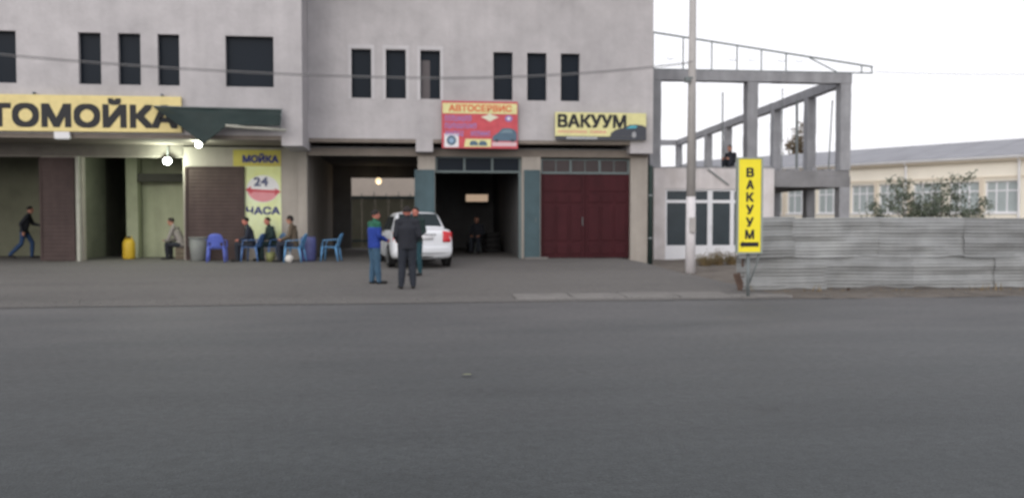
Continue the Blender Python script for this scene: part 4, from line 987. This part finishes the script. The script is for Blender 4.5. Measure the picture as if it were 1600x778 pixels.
def person(label, pose, loc, rz, h, top, leg, shoe, sk=None, yoke=None, hair=hair_d, group=None, cap=None, long_hair=False, bulk=1.0):
    t = thing('person', label, 'person', loc, rz, group); s = h/1.75
    J = {k: (Vector(v) if not isinstance(v, (int, float)) else v) for k, v in pose.items()}
    mb = MB(); seg = []
    def limb(a, b, r0, r1, mi, mid=None):
        a, b = Vector(a), Vector(b); n = 5
        if mi in (1, 2): r0 *= bulk; r1 *= bulk
        rr = [r0+(r1-r0)*i/n + (mid or 0)*math.sin(math.pi*i/n) for i in range(n+1)]
        mb.tube([a.lerp(b, i/n) for i in range(n+1)], rr, 12); mb.ell(a, (r0,)*3, 10, 8); mb.ell(b, (r1,)*3, 10, 8); seg.append((a, b, mi, (r0+r1)/2))
    def slab(a, b, wa, da, wb, db, mi):           # elliptical torso section
        a, b = Vector(a), Vector(b); d = (b-a).normalized(); u = (J['shR']-J['shL']).normalized(); wa *= bulk; wb *= bulk; da *= bulk; db *= bulk; v = d.cross(u).normalized(); n = 16; base = len(mb.v); k = 6
        for i in range(k+1):
            q = i/k; c = a.lerp(b, q); wx = wa+(wb-wa)*q; dy = da+(db-da)*q
            for j in range(n):
                th = 2*math.pi*j/n; mb.v.append(tuple(c+u*wx*math.cos(th)+v*dy*math.sin(th)))
        for i in range(k):
            for j in range(n):
                x = base+i*n+j; y = base+i*n+(j+1) % n; mb.f.append((x, y, y+n, x+n)); mb.m.append(0)
        mb.f.append(tuple(base+j for j in range(n))[::-1]); mb.m.append(0); mb.f.append(tuple(base+k*n+j for j in range(n))); mb.m.append(0)
        seg.append((a, b, mi, (wa+wb)/2))
    up = (J['chs']-J['pel']).normalized()
    slab(J['pel']-up*.10, J['wst'], .165, .125, .17, .125, 8)
    slab(J['wst']-up*.02, J['chs'], .17, .125, .195, .135, 1)
    slab(J['chs']-up*.01, J['nek']-up*.03, .195, .135, .085, .075, 1)
    limb(J['shL'], J['shR'], .075, .075, 1)
    for S_ in 'LR':
        limb(J['sh'+S_], J['el'+S_], .068, .055, 1); limb(J['el'+S_], J['wr'+S_], .055, .042, 1)
        limb(J['hp'+S_], J['kn'+S_], .098, .070, 2); limb(J['kn'+S_], J['an'+S_], .070, .052, 2, .008)
        an, ft = J['an'+S_], J['ft'+S_]; limb((an.x, an.y-.03, an.z-.045), ft, .042, .036, 3); limb(an, (an.x, an.y, an.z-.04), .05, .042, 3)
        # hand: palm, four fingers, thumb
        el, wr = J['el'+S_], J['wr'+S_]; d = (wr-el).normalized(); sg = -1 if S_ == 'L' else 1
        side = Vector((0,1,0)) - d*d.y; side = side.normalized() if side.length > .1 else Vector((1,0,0)); inn = d.cross(side).normalized()*sg
        if inn.dot(Vector((-sg, 0, 0))) < 0: inn = -inn
        p2 = wr+d*.085; limb(wr, p2, .030, .036, 4)
        for k, ln in zip((-1.5, -.5, .5, 1.5), (.055, .070, .075, .066)):
            a = p2+side*k*.023; m_ = a+d*ln*.55+inn*.008; b_ = m_+d*ln*.4+inn*.022; limb(a, m_, .0115, .0105, 4); limb(m_, b_, .0105, .0095, 4)
        a = wr+d*.03+side*.030; limb(a, a+d*.04+side*.028+inn*.01, .014, .012, 4)
    # head
    hd, nk = J['hed'], J['nek']; hr = Matrix.Rotation(J['look'], 3, 'Z')
    limb(nk-up*.03, nk.lerp(hd, .55), .056, .052, 0)
    mb.ell(hd+Vector((0,0,.03)), (.078, .095, .098), 14, 10, rot=hr); mb.ell(hd+hr @ Vector((0,.022,-.045)), (.060, .070, .075), 12, 8, rot=hr)
    mb.tube([hd+hr @ Vector((0,.085,.02)), hd+hr @ Vector((0,.118,-.022))], [.012, .018], 8)
    for sx in (-1, 1): mb.ell(hd+hr @ Vector((sx*.08, -.005, -.005)), (.016, .025, .034), 8, 6, rot=hr)
    seg.append((hd-Vector((0,0,.06)), hd+Vector((0,0,.08)), 0, .09))
    me = mb.me('tmp', [sk or skin]); o = bpy.data.objects.new('tmp', me); col.objects.link(o)
    md = o.modifiers.new('r', 'REMESH'); md.mode = 'VOXEL'; md.voxel_size = .0125; md.use_smooth_shade = True
    sm = o.modifiers.new('s', 'SMOOTH'); sm.factor = .45; sm.iterations = 2
    dg = bpy.context.evaluated_depsgraph_get(); dg.update(); m2 = bpy.data.meshes.new_from_object(o.evaluated_get(dg)); bpy.data.objects.remove(o); m2.name = 'body'
    m2.materials.clear()
    eye = mat('eye_dark', (.03, .02, .02), .4, 0); lip = mat('lip', (.30, .10, .09), .6, 0)
    for m_ in (sk or skin, top, leg, shoe, sk or skin, yoke or top, eye, lip): m2.materials.append(m_)
    idx = []
    hem = J['pel']-up*.05; eyes = [hd+hr @ Vector((sx*.032, .088, .012)) for sx in (-1, 1)]; mouth = hd+hr @ Vector((0, .088, -.062))
    for p in m2.polygons:
        c = p.center; best, mi = 1e9, 0
        for a, b, k, r_ in seg:
            ab = b-a; q = max(0, min(1, (c-a).dot(ab)/max(1e-9, ab.length_squared))); ds = (c-a-ab*q).length-r_
            if ds < best: best, mi = ds, k
        stnd = J['pel'].z > .8; hh_ = (c-J['pel']).dot(up)
        if mi == 8: mi = 2 if (stnd and hh_ < -.09) else 1
        if mi == 2 and stnd and hh_ > -.09: mi = 1
        if mi == 1 and yoke and (c-J['chs']).dot(up) > .045: mi = 5
        if mi == 0 and min((c-e).length for e in eyes) < .014: mi = 6
        if mi == 0 and (c-mouth).length < .02: mi = 7
        idx.append(mi)
    m2.polygons.foreach_set('material_index', idx); m2.polygons.foreach_set('use_smooth', [True]*len(idx))
    m2.transform(Matrix.Scale(s, 4)); bo = bpy.data.objects.new('body', m2); col.objects.link(bo); bo.parent = t
    # hair / cap as a shell over the skull
    hb = MB()
    def hp(u, v):
        a = 2*math.pi*u; ph = v*(1.75 if not long_hair else 2.2); front = max(0, math.sin(a)); ph = ph*(1-.42*front)
        return hd*s + (hr @ Vector((.088*math.sin(ph)*math.cos(a), .105*math.sin(ph)*math.sin(a)-.006, .110*math.cos(ph)+.028)))*s
    hb.grid(20, 9, hp).build('cap' if cap else 'hair', cap or hair, t, False, True)
    return t
navy = mat('cloth_navy', (.022, .026, .040), .85, .12, 8, .9, 16); blackc = mat('cloth_black', (.020, .022, .030), .85, .12, 8, .9, 16)
trous = mat('cloth_dark_trousers', (.022, .026, .036), .85, .12, 8, .9, 16); jeans = mat('cloth_jeans', (.045, .095, .155), .85, .15, 8, .9, 16)
bluej = mat('cloth_blue', (.018, .045, .26), .8, .12, 8, .9, 16); greenj = mat('cloth_green', (.02, .105, .065), .8, .1, 8, .9, 16)
tealc = mat('cloth_teal', (.02, .06, .075), .85, .1, 8, .9, 16); khaki = mat('cloth_khaki', (.11, .085, .06), .85, .12, 8, .9, 16)
dgreen = mat('cloth_dark_green', (.015, .030, .030), .85, .12, 8, .9, 16); shoe_m = mat('shoe_black', (.015, .014, .014), .6, 0); palesh = mat('cloth_pale', (.22, .20, .195), .85, .1, 8, .9, 16)
wblue = mat('cloth_work_blue', (.025, .055, .13), .85, .12, 8, .9, 16)
p = dict(STAND); p.update(elL=(-.22,.02,1.14), wrL=(-.12,.24,1.06), elR=(.22,.02,1.14), wrR=(.12,.24,1.04), hed=(0,.03,1.62), anR=(.10,.06,.09), ftR=(.12,.24,.035), look=R(-10))
person('person in blue jacket with green shoulders and jeans standing by the white car', p, (-.72, 20.4, gz(-.7, 20.4)), R(-62), 1.68, bluej, jeans, shoe_m, skin_r, greenj, bulk=1.14)
p = dict(STAND); p.update(elL=(-.25,-.05,1.14), wrL=(-.16,.14,.98), elR=(.25,-.05,1.14), wrR=(.16,.14,.98), look=R(-24), anL=(-.13,0,.09), anR=(.12,-.02,.09), ftL=(-.16,.16,.035))
person('person in long black jacket and dark trousers standing behind the car', p, (.02, 19.35, gz(0, 19.35)), R(6), 1.78, blackc, trous, shoe_m, skin_r, bulk=1.2)
p = dict(STAND); p.update(elL=(-.24,-.02,1.14), wrL=(-.14,.18,1.0), look=R(10))
person('person in teal trousers half hidden behind the one in black', p, (.24, 22.3, gz(.2, 22.3)), R(150), 1.70, dgreen, tealc, shoe_m, skin_r)
person('seated person in navy jacket on the dull blue chair', seated(.43, .05), (-4.62, 27.45, cz_(-4.6, 27.4)), R(95), 1.70, navy, trous, shoe_m, skin_r)
person('seated person in dark green jacket before the yellow green banner', seated(.43, .06), (-4.05, 27.9, cz_(-4.1, 27.9)), R(120), 1.70, dgreen, dgreen, shoe_m, skin_r)
person('seated dark haired person in khaki top on the sky blue chair', seated(.43, .02), (-3.30, 26.95, cz_(-3.3, 27)), R(82), 1.76, khaki, navy, shoe_m, skin, long_hair=True)
p = dict(STAND); p.update(chs=(0,.09,1.29), nek=(0,.15,1.45), hed=(0,.19,1.60), wst=(0,.03,1.08), shL=(-.185,.13,1.39), shR=(.185,.13,1.39), elL=(-.24,.22,1.14), wrL=(-.2,.44,1.10), elR=(.24,-.05,1.15), wrR=(.23,.0,.9),
    knL=(-.10,.22,.52), anL=(-.11,.20,.10), ftL=(-.12,.37,.05), knR=(.10,-.06,.49), anR=(.11,-.40,.14), ftR=(.12,-.24,.045))
person('person in dark top and blue work trousers striding inside the wash bay', p, (-12.25, 30.3, .293), R(-80), 1.70, blackc, wblue, shoe_m, skin)
person('person in pale shirt sitting bent forward at the edge of the wash bay', seated(.38, .16) | dict(elL=(-.25,.34,.62), elR=(.25,.34,.62), wrL=(-.10,.50,.60), wrR=(.10,.50,.60)), (-7.02, 29.0, .293), R(80), 1.74, palesh, blackc, shoe_m, skin)
cr = thing('wooden_crate', 'small dark crate used as a seat in the wash bay', 'crate', (-7.0, 29.0, .293))
for k in range(3):
    for sx in (-1, 1):
        MB().box(-.19, .19, sx*.18-.01, sx*.18+.01, .02+k*.12, .11+k*.12).build('slat', bark, cr, False); MB().box(sx*.18-.01, sx*.18+.01, -.169, .169, .02+k*.12, .11+k*.12).build('slat', bark, cr, False)
for k in range(3): MB().box(-.19, .19, -.185+k*.125, -.075+k*.125, .352, .37).build('slat', bark, cr, False)
for sx in (-1, 1):
    for sy in (-1, 1): MB().box(sx*.155-.015, sx*.155+.015, sy*.155-.014, sy*.155+.014, 0, .351).build('corner_post', bark, cr, False)
person('person in dark clothes sitting on the edge of the concrete floor slab', seated(.02, .0) | dict(anL=(-.14,.34,.09), anR=(.14,.34,.09), knL=(-.15,.28,.44), knR=(.15,.28,.44), ftL=(-.15,.5,.035), ftR=(.15,.5,.035), wrL=(-.14,.3,.42), wrR=(.14,.3,.42)), (12.22, 32.45, 3.385), R(125), 1.72, blackc, trous, shoe_m, skin)
gs_ = thing('stool', 'low dark stool inside the open garage', 'stool', (2.62, 32.6, .293))
MB().lathe([(0, .40), (.17, .40), (.18, .42), (.17, .44), (0, .44)], n=18).build('seat', blk_plastic, gs_, False, True)
for a in (.8, 2.37, 3.94, 5.5): MB().tube([(.12*math.cos(a), .12*math.sin(a), .40), (.17*math.cos(a), .17*math.sin(a), 0)], .014, 6).build('leg', steel, gs_, False)
person('person in black seated on a stool in the dark open garage', seated(.42, .04), (2.62, 32.6, .293), R(160), 1.74, blackc, trous, shoe_m, skin)
